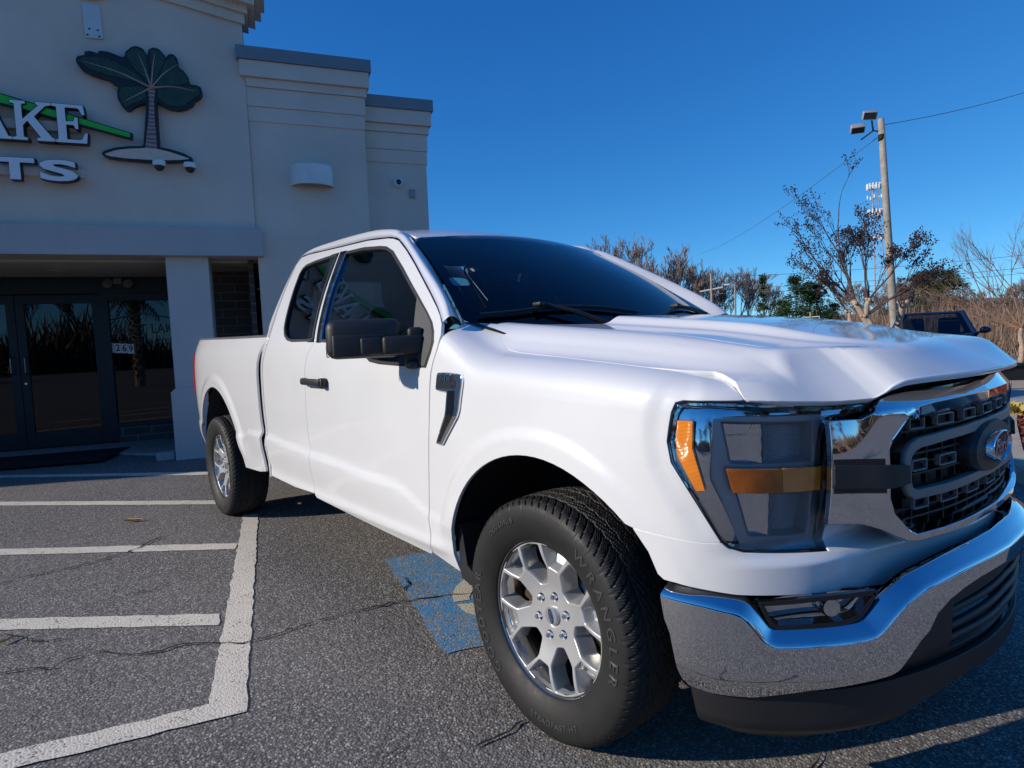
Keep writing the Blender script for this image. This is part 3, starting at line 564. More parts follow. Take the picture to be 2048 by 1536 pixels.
# cameras, lamp, plate
def dome_cam(s,z,lab):
    t=onwall('dome_camera',lab,'security camera',s,z,-.03,'white dome cameras below the tree sign'); m=MB(); m.lathe([(0,.055),(.062,.055),(.066,.045),(.066,.005),(.060,-.002)],Matrix.Translation((0,-.10,0)),28); m.box((0,-.03,.03),(.06,.10,.05),.01); m.lathe([(.062,.030),(.0675,.028),(.0675,.022),(.062,.020)],Matrix.Translation((0,-.10,0)),28); m.build('camera_housing',WHITE,t,local=True,sharp=40); m=MB(); m.lathe([(.052,0),(.050,-.022),(.040,-.042),(.02,-.055),(0,-.058)],Matrix.Translation((0,-.10,0)),24); m.build('camera_dome',GLOSSBLK,t,local=True,smooth=True)
dome_cam(.094,3.38,'white dome camera under the middle of the tree sign'); dome_cam(.405,3.375,'white dome camera under the right tip of the tree sign')
t=onwall('wall_lamp','white half round wall lamp on the stucco wing','wall lamp',1.75,3.37,0); m=MB(); P=[(.255*math.cos(a),-.20*math.sin(a)) for a in np.linspace(0,math.pi,25)]; V=[];F=[]
for z in (-.115,.125):
    for sc in (1.0,.93): V+=[(a*sc,b_*sc,z) for a,b_ in P]
k=25
for i in range(k-1): F+=[(i,i+1,2*k+i+1,2*k+i),(k+i,3*k+i,3*k+i+1,k+i+1),(i,k+i,k+i+1,i+1)]
F.append(tuple(range(2*k,3*k))); m.add(V,F); m.build('lamp_shell',flat('lamp_cream',(.72,.72,.70),.5),t,local=True,sharp=40); m=MB(); m.box((0,-.08,-.09),(.36,.10,.03),.01); m.build('lamp_diffuser',flat('lamp_diffuser',(.35,.33,.28),.3),t,local=True)
t=onwall('ball_camera','small round white camera with black lens on the lower wing','security camera',2.87,3.413,.25); m=MB(); m.lathe([(.0,0),(.062,0),(.062,-.02),(.055,-.03)],Matrix.Rotation(math.pi/2,4,'X')@Matrix.Rotation(math.pi,4,'X'),24); m.lathe([(.056,.02),(.06,.045),(.052,.075),(.042,.086),(.036,.088)],Matrix.Rotation(math.pi/2,4,'X'),24); m.build('camera_housing',WHITE,t,local=True,sharp=40); m=MB(); m.lathe([(.037,.085),(.030,.092),(0,.094)],Matrix.Rotation(math.pi/2,4,'X'),20); m.build('camera_lens',GLOSSBLK,t,local=True,smooth=True)
t=onwall('junction_box','small grey junction box beside the round camera','junction box',3.06,3.283,.25); m=MB(); m.box((0,-.012,0),(.075,.03,.115),.006); m.build('box_cover',flat('box_grey',(.30,.31,.33),.6),t,local=True)
t=onwall('blank_plate','white metal plate fixed below the round vent','wall plate',-.455,4.92,-.03); m=MB(); m.box((0,-.012,0),(.17,.02,.36),.004,Matrix.Rotation(math.radians(-2),4,'Y')); pl=m.build('plate_sheet',flat('plate_white',(.60,.62,.64),.5),t,local=True)
m=MB(); 
for x,z in ((-.055,-.15),(.055,-.155),(-.035,-.085),(.045,-.09)): m.lathe([(0,.026),(.010,.025),(.011,.02)],Matrix.Translation((x,0,z))@Matrix.Rotation(math.pi/2,4,'X'),10)
m.build('plate_bolts',DARK,pl,local=True)
t=onwall('round_vent','round vent opening with moulded rim high on the gable','vent',-.47,5.37,-.03); m=MB(); m.lathe([(.26,.0),(.27,.04),(.24,.055),(.21,.05),(.20,.0)],Matrix.Scale(.85,4,(0,0,1))@Matrix.Rotation(math.pi/2,4,'X'),40); m.build('vent_rim',STUC,t,local=True,smooth=True); m=MB(); m.lathe([(.205,.015),(0,.015)],Matrix.Scale(.85,4,(0,0,1))@Matrix.Rotation(math.pi/2,4,'X'),32); m.build('vent_screen',DARK,t,local=True)
t=onwall('emergency_light','twin head emergency light over the window right of the doors','emergency light',-.80,2.30,1.94); m=MB(); m.box((0,0,.0),(.11,.07,.09),.02); m.tube([(-.04,-.02,-.02),(-.10,-.03,-.035)],.01,8); m.tube([(.04,-.02,-.02),(.10,-.03,-.035)],.01,8); m.build('light_base',flat('fixture_grey',(.18,.18,.18),.5),t,local=True,sharp=40)
for x in (-.125,.125):
    m=MB(); m.lathe([(0,-.04),(.05,-.035),(.062,.0),(.066,.018)],Matrix.Translation((x,-.03,-.04))@Matrix.Rotation(math.radians(70),4,'X'),22); hd=m.build('lamp_head',flat('fixture_grey2',(.22,.22,.22),.4),t,local=True,smooth=True); m=MB(); m.lathe([(.064,.016),(.04,.024),(0,.027)],Matrix.Translation((x,-.03,-.04))@Matrix.Rotation(math.radians(70),4,'X'),22); m.build('lamp_lens',CHROME,hd,local=True,smooth=True)
t=onwall('recessed_light','round recessed light in the entrance ceiling','ceiling light',-1.3,2.357,1.15); m=MB(); m.lathe([(.13,.0),(.12,-.012),(.095,-.010),(.09,.0)],None,28); m.build('trim_ring',flat('trim_cream',(.5,.45,.36),.5),t,local=True,smooth=True); m=MB(); m.lathe([(.092,-.004),(0,-.004)],None,28); m.build('lamp_glass',flat('lamp_glass',(.75,.72,.62),.3),t,local=True)
# street number stickers
t=onwall('number_plate','white street number 1269 on the window beside the door','house number',-.84,1.36,1.99); 
for i,chn in enumerate('1269'):
    x=-.12+.08*i; m=MB(); m.box((x,-.004,-.014*(i-1.5)*.55),(.078,.004,.135)); st=m.build('number_sticker',WHITE,t,local=True)
    v,f=text_mesh(chn,.135,.0006,.0022); mk('numeral',[(x+a*.80,-.0075-z,b_-.014*(i-1.5)*.55) for a,b_,z in v],f,GLOSSBLK if chn!='1' else flat('numeral_blue',(.06,.10,.36),.4),st,local=True)
# dark lettering on the window right of the doors
t=onwall('window_lettering','dark shop name lettering with a roof line on the glass right of the doors','lettering',-.50,1.5,1.992)
DKL=flat('window_letter_black',(.004,.004,.005),.4)
for txt,x,z,sz,sx in (('WEST LAKE',0,.12,.19,.80),('IMPORTS',.02,-.07,.12,1.3)):
    v,f=text_mesh(txt,sz,.0005,.001,space=1.05); mk('lettering',[(x+a*sx,-.006-z2,z+b_) for a,b_,z2 in v],f,DKL,t,local=True)
m=MB(); m.tube([(-.52,-.006,.25),(-.05,-.006,.35),(.42,-.006,.25)],.012,4); m.build('roof_line',DKL,t,local=True)
# ---------------------------------------------------------------- the pickup
TR=thing('pickup_truck','white extended cab pickup truck with chrome bumper and silver wheels in the foreground','pickup truck',(-1.7,0,0))
def DOORS(u,t):
    u=np.asarray(u,float); t=np.asarray(t,float); u,t=np.broadcast_arrays(u,t); off=1-AZ(t); zc=CRZ(u); A=CRA(u)
    off=off-A*ss(0,.045,zc-t)*(1-.55*ss(.06,.22,zc-t))-.010*np.exp(-((t-.47)/.028)**2)
    return np.stack([u,-1+off,t],-1)
def BF(u,t):       # front of the body, carried across the centre line
    u=np.asarray(u,float); m=u>UC; P=BODY(np.where(m,2*UC-u,u),t); P=P.copy(); P[...,1]=np.where(m,-P[...,1],P[...,1]); return P
def BU(u,z):
    u=np.asarray(u,float); m=u>BUC; P=BUMP(np.where(m,2*BUC-u,u),z); P=P.copy(); P[...,1]=np.where(m,-P[...,1],P[...,1]); return P
def off_surf(surf,d,sg=1,e=1e-3):
    def g(s,t):
        s=np.asarray(s,float); t=np.asarray(t,float); s,t=np.broadcast_arrays(s,t)
        P=surf(s,t); a=surf(s+e,t)-surf(s-e,t); b=surf(s,t+e)-surf(s,t-e); n=np.cross(a,b)*sg; n/=np.linalg.norm(n,axis=-1)[...,None]+1e-15; return P+n*d
    return g
def mir(P,c=0.0):   # close a half outline (first coordinate runs up to the centre line c)
    P=[tuple(q) for q in P]; return P+[(2*c-a,b) for a,b in reversed(P) if abs(a-c)>1e-6]
# ---- doors
seamU=[(-1.813,0.483),(-1.822,0.56),(-1.813,0.663),(-1.819,0.711),(-1.831,0.772),(-1.828,0.905),(-1.826,0.974),(-1.818,1.112),(-1.812,1.174),(-1.785,1.229),(-1.7357,1.28),(-1.7047,1.3061),(-1.8205,1.5468),(-1.947,1.8254)]
topF=[(-1.6186,1.8108),(-1.3626,1.7842),(-1.2957,1.7721),(-1.2236,1.7513),(-1.0803,1.6803),(-0.9443,1.6047),(-0.8061,1.5214),(-0.6992,1.4542),(-0.61,1.3943),(-0.5669,1.3606),(-0.5393,1.3302)]
frF=[(-0.5213,1.291),(-0.534,1.234),(-0.556,1.187),(-0.569,1.147),(-0.578,1.088),(-0.59,0.97),(-0.618,0.797),(-0.648,0.62),(-0.652,0.57),(-0.652,0.48),(-0.668,0.43)]
botF=[(-.69,.418),(-.958,.428),(-1.418,.445),(-1.79,.462)]
FD=[(a+.004,b) for a,b in seamU]+topF+[(a-.004,b) for a,b in frF]+botF
FWIN=[(-1.8502,1.7853),(-1.6133,1.7754),(-1.4053,1.7524),(-1.3244,1.738),(-1.224,1.7025),(-1.0307,1.5993),(-0.7983,1.4636),(-0.6679,1.384),(-0.6063,1.3413),(-0.5749,1.3051),(-0.56,1.265),(-0.572,1.224),(-0.602,1.168),(-0.66,1.17),(-0.793,1.173),(-0.98,1.18),(-1.07,1.19),(-1.12,1.215),(-1.17,1.255),(-1.2404,1.277),(-1.4008,1.281),(-1.551,1.283),(-1.6537,1.288),(-1.7696,1.5372)]
rearU=[(-2.603,1.8471),(-2.6209,1.8052),(-2.5713,1.6681),(-2.5251,1.5607),(-2.4798,1.4397),(-2.4629,1.3789),(-2.4473,1.3121),(-2.46,1.264),(-2.49,1.18),(-2.496,1.1),(-2.496,0.94),(-2.494,0.829),(-2.494,0.753),(-2.5,0.668),(-2.505,0.57),(-2.485,0.481)]
RD=[(a-.004,b) for a,b in seamU]+[(-2.2705,1.8414),(-2.4882,1.8517)]+rearU+[(-2.1,.472)]
RWIN=[(-1.7776,1.294),(-2.0504,1.297),(-2.1358,1.3081),(-2.203,1.3353),(-2.2582,1.381),(-2.2938,1.4324),(-2.3963,1.6122),(-2.4521,1.7225),(-2.4494,1.7623),(-2.4069,1.7798),(-2.2677,1.7886),(-1.9711,1.7908),(-1.8573,1.5436),(-1.7506,1.3101)]
WTRIM=((.004,.001),(.006,.008),(.006,.02))
def shrink(P,d):
    P=np.array(P,float); 
    if area(P)<0: P=P[::-1]
    return P-onrm(P)*d
doors={}
for nm,out,win in (('front_door',FD,FWIN),('rear_door',RD,RWIN)):
    d=panel(nm,DOORS,out,PAINT,TR,holes=[win],step=.022,both=True,est=.016); doors[nm]=d
    for i,o in enumerate(d):
        sy=1 if i==0 else -1
        def S2(u,t,sy=sy): 
            P=DOORS(u,t).copy(); P[...,1]*=sy; return P
        panel('window_trim',S2,win,PLASTIC,o,holes=[shrink(win,.014)],step=.05,est=.015,lift=.0015,sg=sy,skirt=((0.0,.004),(0,.02)))
        panel('door_lining',S2,shrink(out,.03),CABIN,o,holes=[win],step=.12,est=.05,lift=-.045,sg=sy,skirt=None)
        iw=shrink(win,.010)
        panel('window',S2,iw,SIDEGLASS,o,step=.12,est=.03,lift=-.012,sg=sy,skirt=None)
        if nm=='front_door':
            panel('pillar_cover',S2,[(-1.9296,1.7941),(-1.8473,1.7908),(-1.7562,1.5372),(-1.6333,1.285),(-1.6945,1.287),(-1.8147,1.5425)],GLOSSBLK,o,step=.08,est=.03,lift=.001,sg=sy)
            panel('chrome_strip',S2,[(-1.846,1.7853),(-1.8354,1.7853),(-1.748,1.5372),(-1.6298,1.289),(-1.6388,1.289),(-1.7603,1.5372)],CHROME,o,step=.08,est=.03,lift=.003,sg=sy)
            panel('mirror_sail',S2,[(-0.7887,1.4501),(-0.6717,1.3789),(-0.6148,1.3383),(-0.5857,1.3031),(-0.573,1.265),(-0.584,1.226),(-0.61,1.176),(-0.7,1.18),(-0.7175,1.3)],GRAIN,o,step=.05,est=.02,lift=.004,sg=sy)
            # door handle
            hb=MB()
            hb.box((-1.655,sy*-1.026,1.088),(.245,.022,.034),.010); hb.box((-1.545,sy*-1.008,1.084),(.05,.04,.05),.012); hb.box((-1.79,sy*-1.008,1.088),(.035,.035,.034),.010)
            hb.build('door_handle',PLASTIC,o,sharp=40)
            panel('handle_cup',S2,fillet([(-1.70,1.055),(-1.60,1.055),(-1.60,1.122),(-1.70,1.122)],.02),SATIN if False else PAINT,o,step=.03,lift=.0012,sg=sy,skirt=((.002,.002),))
        else:
            panel('pillar_cover',S2,[(-1.9417,1.7919),(-2.0513,1.7941),(-1.9339,1.5372),(-1.8173,1.292),(-1.724,1.29),(-1.8404,1.5425)],GLOSSBLK,o,step=.08,est=.03,lift=.001,sg=sy)
# ---- rail / pillar loft between the door gap and the windscreen + roof ditch
Gc=[(-0.5322,1.3363),(-0.5602,1.3626),(-0.6042,1.3994),(-0.6936,1.4605),(-0.8006,1.5277),(-0.9403,1.6122),(-1.0777,1.6881),(-1.2222,1.759),(-1.2972,1.7798),(-1.3642,1.7919),(-1.621,1.8186),(-1.9502,1.8334),(-2.2742,1.8494),(-2.4925,1.8609),(-2.6224,1.854),(-2.6368,1.8052),(-2.5818,1.6681),(-2.5333,1.5607),(-2.49,1.4397),(-2.472,1.3789),(-2.4564,1.3121),(-2.469,1.264),(-2.499,1.18),(-2.504,1.1),(-2.504,0.94),(-2.502,0.829),(-2.502,0.753),(-2.508,0.668),(-2.512,0.57),(-2.492,0.475)]
Dc=[tuple(WSH(np.array(-1.012),np.array(w))) for w in (0.0,.07,.15,.28,.41,.57,.73,.90,.99)]+[(-1.335,-.622,1.812),(-1.60,-.612,1.862),(-1.93,-.608,1.885),(-2.25,-.608,1.893),(-2.46,-.61,1.892),(-2.60,-.63,1.868),(-2.65,-.665,1.812),(-2.645,-.745,1.665),(-2.63,-.795,1.56),(-2.605,-.86,1.44),(-2.565,-.89,1.38),(-2.57,-.912,1.312),(-2.57,-.925,1.264),(-2.57,-.94,1.18),(-2.57,-.95,1.10),(-2.57,-.95,.94),(-2.57,-.95,.829),(-2.57,-.945,.753),(-2.57,-.94,.668),(-2.57,-.935,.57),(-2.57,-.93,.475)]
G3=np.array([DOORS(np.array(a),np.array(b)) for a,b in Gc]); D3=np.array(Dc,float)
pG=smooth_open(G3,3); pD=smooth_open(D3,3)
def loft(A,B,K=11):
    n=len(A); V=[]; e=1e-3
    for i in range(n):
        a,b=A[i],B[i]; t=A[min(i+1,n-1)]-A[max(i-1,0)]; t/=np.linalg.norm(t)
        u_,z_=a[0],a[2]; nn=np.cross(DOORS(np.array(u_+e),np.array(z_))-DOORS(np.array(u_-e),np.array(z_)),DOORS(np.array(u_),np.array(z_+e))-DOORS(np.array(u_),np.array(z_-e))); nn/=np.linalg.norm(nn)
        c=np.cross(t,nn); c=c if c@(b-a)>0 else -c; c/=np.linalg.norm(c); d=b-a; L=max(.45*np.linalg.norm(d),d@c*1.0); L=min(L,.11); C_=a+c*L
        w=1.8
        for k in range(K):
            q=k/(K-1); q=q**.9; den=(1-q)**2+2*w*q*(1-q)+q*q; V.append((a*(1-q)**2+C_*2*w*q*(1-q)+b*q*q)/den)
    F=[]
    for i in range(n-1):
        for k in range(K-1): F.append((i*K+k,(i+1)*K+k,(i+1)*K+k+1,i*K+k+1))
    return V,F
V,F=loft(pG,pD)
for s in (1,-1):
    VV=[(a[0],a[1]*s,a[2]) for a in V]; n=len(VV)
    # thickness: gap side flange
    K=11; fl=[(VV[i*K][0],VV[i*K][1]+s*.02,VV[i*K][2]-.004) for i in range(len(pG))]; VV2=VV+fl; FF=[f if s>0 else f[::-1] for f in F]
    for i in range(len(pG)-1): q=(i*K,n+i,n+i+1,(i+1)*K); FF.append(q if s<0 else q[::-1])
    mk('cab_rail',VV2,FF,PAINT,TR,smooth=True)
    LI=[(a[0]-(.02 if a[0]>-1.2 else -.03 if a[0]<-2.3 else 0),a[1]*.965,a[2]-.03) for a in VV]; mk('rail_lining',LI,F,CABIN,TR,smooth=True)
# ---- roof
zd=pch([-2.66,-2.60,-2.46,-2.25,-1.93,-1.60,-1.335,-1.2,-1.1],[1.83,1.868,1.892,1.893,1.885,1.862,1.812,1.770,1.73]); cw=pch([-2.6,-2.2,-1.6,-1.2],[.022,.034,.040,.042])
def ROOF(x,y):
    x=np.asarray(x,float); y=np.asarray(y,float); x,y=np.broadcast_arrays(x,y); q=np.abs(y)/.61
    return np.stack([x,y,zd(x)+cw(x)*(1-q**2.2)-.006*np.exp(-((np.abs(y)-.47)/.03)**2)*ss(-1.25,-1.45,x)*ss(-2.4,-2.2,x)],-1)
fe=[(float(WSH(np.array(v),np.array(1.0))[0])+.006,float(.622*v)) for v in np.linspace(-1,1,21)]
ro=fe+[(-1.335,.618),(-1.6,.608),(-1.93,.605),(-2.3,.605),(-2.585,.615),(-2.62,.5),(-2.635,.25),(-2.64,0),(-2.635,-.25),(-2.62,-.5),(-2.585,-.615),(-2.3,-.605),(-1.93,-.605),(-1.6,-.608),(-1.335,-.618)]
panel('roof',ROOF,ro,PAINT,TR,step=.06,est=.03,skirt=((.001,.0008),(.003,.004),(.003,.02)))
panel('headliner',ROOF,shrink(ro,.03),CABIN,TR,step=.2,est=.1,lift=-.045,skirt=None)
# ---- windscreen with its black border band
wo=[(v,w) for v,w in fillet([(-1.0,.0),(1.0,.0),(1.0,1.0),(-1.0,1.0)],.05)]
ws=panel('windscreen',WSH,wo,WSGLASS,TR,step=.07,est=.03,sg=1,skirt=None)
panel('border_band',WSH,wo,GLOSSBLK,ws,holes=[fillet([(-.93,.10),(.93,.10),(.945,.94),(.35,.955),(.20,.86),(-.20,.86),(-.35,.955),(-.945,.94)],.05)],step=.06,est=.02,lift=-.004,skirt=None)
panel('inspection_sticker',WSH,fillet([(-.958,.33),(-.875,.335),(-.87,.40),(-.90,.415),(-.965,.415)],.015),flat('sticker_teal',(.06,.24,.30),.5),ws,step=.03,est=.02,lift=.0015,skirt=None)
def on_ws(v,w,l=0): 
    return Vector(off_surf(WSH,l)(np.array(v),np.array(w)))
for pts,hp in (([(-.93,.035),(-.75,.075),(-.55,.12),(-.25,.125),(.0,.085)],(-.62,.13)),([(.02,.03),(.25,.075),(.45,.115),(.7,.11),(.93,.03)],(.45,.125))):
    m=MB(); q=smooth_open([on_ws(a,b,.018) for a,b in pts],5); m.tube(q,.006,6)
    q2=[p+(np.array(on_ws(0,.2,.0))-np.array(on_ws(0,.2,.010))) for p in q]; m.tube(q2,.004,5)
    a=on_ws(*hp,.03); b=on_ws(hp[0]+.32,-.035,.02); m.tube([b,(a+b)/2+Vector((0,0,.012)),a],[.013,.010,.007],8); m.box(on_ws(hp[0],hp[1]-.005,.026),(.05,.03,.018),.006)
    m.build('wiper',PLASTIC,TR,sharp=40)
# cowl under the windscreen
def COWL(v,w):
    v=np.asarray(v,float); w=np.asarray(w,float); v,w=np.broadcast_arrays(v,w)
    a=WSH(v,np.full(v.shape,.012)); b=a.copy(); b[...,0]=-.07-.30*np.abs(v)**2.2; b[...,2]=1.262+.03*np.abs(v)**2; b[...,1]=.80*v; return a*(1-w[...,None])+b*w[...,None]+np.array([0,0,-.006])
panel('cowl_panel',COWL,[(-1,0),(1,0),(1,1),(-1,1)],PLASTIC,TR,step=.08,sg=-1,skirt=None)
# ---- hood
he=[(-.461,-.752),(-.40,-.79),(-.325,-.827),(-.29,-.838),(-.262,-.845),(-.197,-.854),(-.10,-.857),(0,-.8605),(.159,-.870),(.27,-.8735),(.349,-.872),(.444,-.8525),(.501,-.829),(.525,-.8175),(.552,-.8205),(.584,-.8375),(.617,-.8555),(.6305,-.8585)]
hf=[(float(XL(y)),-y) for y in (.855,.84,.82,.80,.77,.74,.70,.66,.62,.59,.57,.555,.545,.535,.525,.515,.50,.48,.46,.43,.40,.35,.30,.25,.2,.15,.1,.05)]+[(float(XL(0)),0)]
hr=[(-.44,-.70),(-.38,-.66),(-.27,-.56),(-.18,-.42),(-.13,-.25),(-.12,0)]
half=hf[::-1]+he[::-1]+hr       # centre front -> round -> centre rear
half=[(a,b) for a,b in half]
full=half+[(a,-b) for a,b in reversed(half) if abs(b)>1e-6]
hood=panel('hood',HOODS,full,PAINT,TR,step=.015,est=.010,sg=1,skirt=((.0008,.0008),(.002,.003),(.002,.008),(0,.02)))
lp=smooth_open([(x,y) for x,y in hf[10:]],3); lp=np.vstack([lp,[(a,-b) for a,b in lp[::-1][1:]]]); L=[HOODS(np.array(a),np.array(b)) for a,b in lp]; V=[];F=[]
pr=[(-.001,.0006),(.0025,-.0010),(.0045,-.004),(.0050,-.009),(.0035,-.020),(.001,-.0235),(-.03,-.025)]; k=len(pr)
for i,q in enumerate(L):
    e=min(1,min(i,len(L)-1-i)/18); e=e*e*(3-2*e); t=np.array(lp[min(i+1,len(lp)-1)])-np.array(lp[max(i-1,0)]); t/=np.linalg.norm(t); n=np.array([t[1],-t[0]]); n=n if n[0]>0 else -n
    for a,b in pr: V.append((q[0]+n[0]*a,q[1]+n[1]*a,q[2]+b*(.10+.60*e)))
for i in range(len(L)-1):
    for j in range(k-1): F.append((i*k+j,i*k+j+1,(i+1)*k+j+1,(i+1)*k+j))
mk('front_lip',V,F,PAINT,hood,smooth=True)
# ---- fender, fascia
SEAM=[(-.393,1.2284),(-.322,1.2064),(-.29,1.199),(-.262,1.1955),(-.197,1.190),(-.10,1.188),(0,1.187),(.159,1.1820),(.27,1.180),(.356,1.1795),(.474,1.182),(.58,1.1835),(.633,1.181),(.660,1.170),(.6705,1.151),(.677,1.120),(.683,1.097)]
HLL=[(.617,.747),(.552,.850),(.4945,.939),(.4845,.993),(.497,1.058),(.508,1.081),(.530,1.0895),(.60,1.0935),(.683,1.0945)]     # headlight edge
ARC=lambda c,r,a0,a1,n: [(c[0]+r*math.cos(math.radians(a0+(a1-a0)*i/n)),c[1]+r*math.sin(math.radians(a0+(a1-a0)*i/n))) for i in range(n+1)]
aF=[(-.500,.392),(-.512,.46)]+ARC((0,.38),.525,164,47,26)     # from the rear foot over the top
ff=[(.383,.757),(.439,.753),(.521,.747),(.578,.745),(.612,.746)]
zt=lambda P:[(a,b) for a,b in P]
fen=[(a+.004,b) for a,b in [(-.668,.43),(-.652,.48),(-.652,.57),(-.648,.62),(-.618,.797),(-.590,.97)]]
# rear edge above z=1 expressed in the fender's own parameter
def tfor(u,z):
    t=np.linspace(1,1.3,400); return float(np.interp(z,BODY(np.full(400,u),t)[:,2],t))
fen+=[(u+.004,tfor(u+.004,z)) for u,z in [(-.578,1.088),(-.569,1.147),(-.556,1.187),(-.534,1.234),(-.520,1.291),(-.523,1.318)]]
fen+=[(-.532,1.178),(-.552,1.192),(-.575,1.206),(-.575,1.222),(-.53,1.236),(-.50,1.247),(-.4645,1.2545)]
fendo=fen+[(a-.0035,b-.0015) for a,b in SEAM]+[(a-.002,b) for a,b in HLL[::-1][1:]]+ff[::-1]+aF[::-1]
panel('front_fender',BODY,fendo,PAINT,TR,step=.0125,est=.010,both=True)
HLB=[(.617,.743),(.637,.7275),(.675,.717),(.91,.7015)]
half=[(.383,.7535),(.439,.7495),(.521,.7435),(.578,.7415),(.612,.7425)]+HLB+[(.935,.755),(.97,.765),(1.02,.762),(1.08,.742),(1.15,.712),(1.22,.700),(UC,.700)]
bot=[(.425,.700),(.449,.645),(.465,.634),(.50,.632),(.56,.625),(.654,.616),(.744,.613),(.912,.604),(1.14,.572),(1.187,.586),(1.239,.598),(1.349,.615),(UC,.625)]
half2=half+[(2*UC-a,b) for a,b in reversed(half[:-1])]+[(2*UC-a,b) for a,b in bot[:-1]]+[(a,b) for a,b in reversed(bot)]
panel('front_fascia',BF,half2,PAINT,TR,step=.0135,est=.011,skirt=((.0008,.0006),(.003,.003),(.004,.010),(.002,.03)))
# dark structure behind the front
panel('front_carrier',off_surf(BF,-.085),[(.50,.60),(2*UC-.50,.60),(2*UC-.50,1.075),(.50,1.075)],DARK,TR,step=.06,skirt=None)
# ---- bed
bf=[(-2.50,1.335),(-2.545,1.29),(-2.598,1.232),(-2.622,1.176),(-2.627,1.095),(-2.622,.931),(-2.620,.82),(-2.612,.755),(-2.622,.70),(-2.628,.62),(-2.628,.54),(-2.615,.49)]
aR=ARC((-3.655,.42),.575,3,172,30)
bedo=bf+[(-2.75,.468),(-3.0,.455)]+aR+[(-4.27,.56),(-4.50,.60),(-4.575,.62),(-4.575,.90),(-4.575,1.25),(-4.575,1.362),(-4.4,1.362),(-3.2,1.343)]
bed=panel('bed_side',BODY,bedo,PAINT,TR,step=.018,est=.014,both=True)
for s in (1,-1):
    m=MB(); q=[BODY(np.array(u),np.array(1.36)) for u in np.linspace(-2.49,-4.52,24)]; V=[];F=[]
    prf=[(.012,-.020),(.008,.008),(.018,.018),(.09,.018),(.10,.0)]; k=len(prf)
    for i,a in enumerate(q):
        z=np.interp(a[0],[-4.5,-3.2,-2.5],[1.362,1.343,1.335])
        for o,dz in prf: V.append((a[0],s*(a[1]+o),z+dz))
    for i in range(len(q)-1):
        for j in range(k-1): f=(i*k+j,i*k+j+1,(i+1)*k+j+1,(i+1)*k+j); F.append(f if s>0 else f[::-1])
    mk('rail_cap',V,F,GRAIN,TR,smooth=True)
m=MB(); m.box((-3.55,-.82,1.08),(1.98,.02,.52)); m.box((-3.55,.82,1.08),(1.98,.02,.52)); m.box((-2.60,0,1.08),(.03,1.7,.52)); m.box((-3.55,0,.83),(2.0,1.66,.03)); m.build('bed_liner',CABIN,TR)
m=MB(); m.box((-4.585,0,1.09),(.06,1.62,.53),.02); m.box((-4.62,0,1.18),(.02,.28,.09),.008); m.build('tailgate',PAINT,TR,sharp=40)
for s in (1,-1):
    def ST(u,t,s=s): P=BODY(u,t).copy(); P[...,1]*=s; return P
    panel('tail_light',ST,fillet([(-4.572,.905),(-4.465,.905),(-4.44,1.02),(-4.44,1.25),(-4.572,1.25)],.015),REDLENS,TR,step=.03,sg=s,lift=.010,skirt=((.002,.002),(.004,.012)))
m=MB(); m.box((-4.66,0,.60),(.14,1.5,.17),.03); m.build('rear_bumper',CHROME,TR,sharp=40)
# cab back wall
m=MB(); yz=[(-.93,.47),(.93,.47),(.94,1.10),(.89,1.33),(.775,1.57),(.65,1.80),(.60,1.875),(-.60,1.875),(-.65,1.80),(-.775,1.57),(-.89,1.33),(-.94,1.10)]
CBX=lambda b: -2.545-.17*np.maximum(0,np.asarray(b,float)-1.33)
cb=panel('cab_back',lambda a,b: np.stack([CBX(b),a,b],-1),yz,PAINT,TR,holes=[fillet([(-.66,1.36),(.66,1.36),(.58,1.70),(-.58,1.70)],.05)],step=.2,sg=-1,skirt=None)
panel('rear_window',lambda a,b: np.stack([CBX(b)+.005,a,b],-1),[(-.68,1.34),(.68,1.34),(.6,1.72),(-.6,1.72)],SIDEGLASS,cb,step=.3,sg=-1,skirt=None)
# ---- underbody, liners
m=MB(); m.box((-1.55,0,.56),(1.9,1.76,.16),.03); m.box((-3.2,-.45,.55),(2.9,.10,.16)); m.box((-3.2,.45,.55),(2.9,.10,.16)); m.box((.1,-.45,.50),(1.3,.10,.16)); m.box((.1,.45,.50),(1.3,.10,.16)); m.box((.15,0,.62),(1.1,.9,.5)); m.box((-3.6,0,.74),(1.9,1.5,.16)); m.tube([(-3.69,-.8,.38),(-3.69,.8,.38)],.05,12); m.tube([(0,-.8,.36),(0,.8,.36)],.04,12); m.lathe([(0,-.16),(.12,-.12),(.15,0),(.12,.12),(0,.16)],Matrix.Translation((-3.69,0,.38))@Matrix.Rotation(math.pi/2,4,'X'),16); m.box((-2.4,.2,.5),(1.6,.5,.2),.05)
m.build('chassis',DARK,TR)
for c,r in (((0,.38),.545),((-3.655,.42),.59)):
    for s in (1,-1):
        m=MB(); V=[];F=[]; n=28
        for i in range(n+1):
            a=math.radians(38+(134)*i/n if c[0]==0 else 6+168*i/n); p=(c[0]+r*math.cos(a),c[1]+r*math.sin(a))
            for y in (-.94,-.90,-.62,-.60): V.append((p[0],s*(y),p[1]+(.0)))
        for i in range(n):
            for j in range(3): F.append((i*4+j,i*4+j+1,i*4+5+j,i*4+4+j))
        m.add(V,F); m.box((c[0],s*-.60,c[1]+.2),(1.1,.02,.75)); m.build('wheel_liner',DARK if c[0]==0 else flat('liner_grey',(.03,.032,.035),.8),TR,smooth=True)
for s in (1,-1):
    m=MB(); V=[];F=[]; pts=[(-.502,.50),(-.497,.40),(-.488,.372),(-.44,.358),(-.36,.365),(-.40,.40),(-.45,.43),(-.468,.52),(-.475,.58),(-.495,.58)]
    m.prism(pts,.72,.945,Matrix(((1,0,0,0),(0,0,-s,0),(0,1,0,0),(0,0,0,1)))); m.build('splash_flap',PLASTIC,TR,sharp=40)
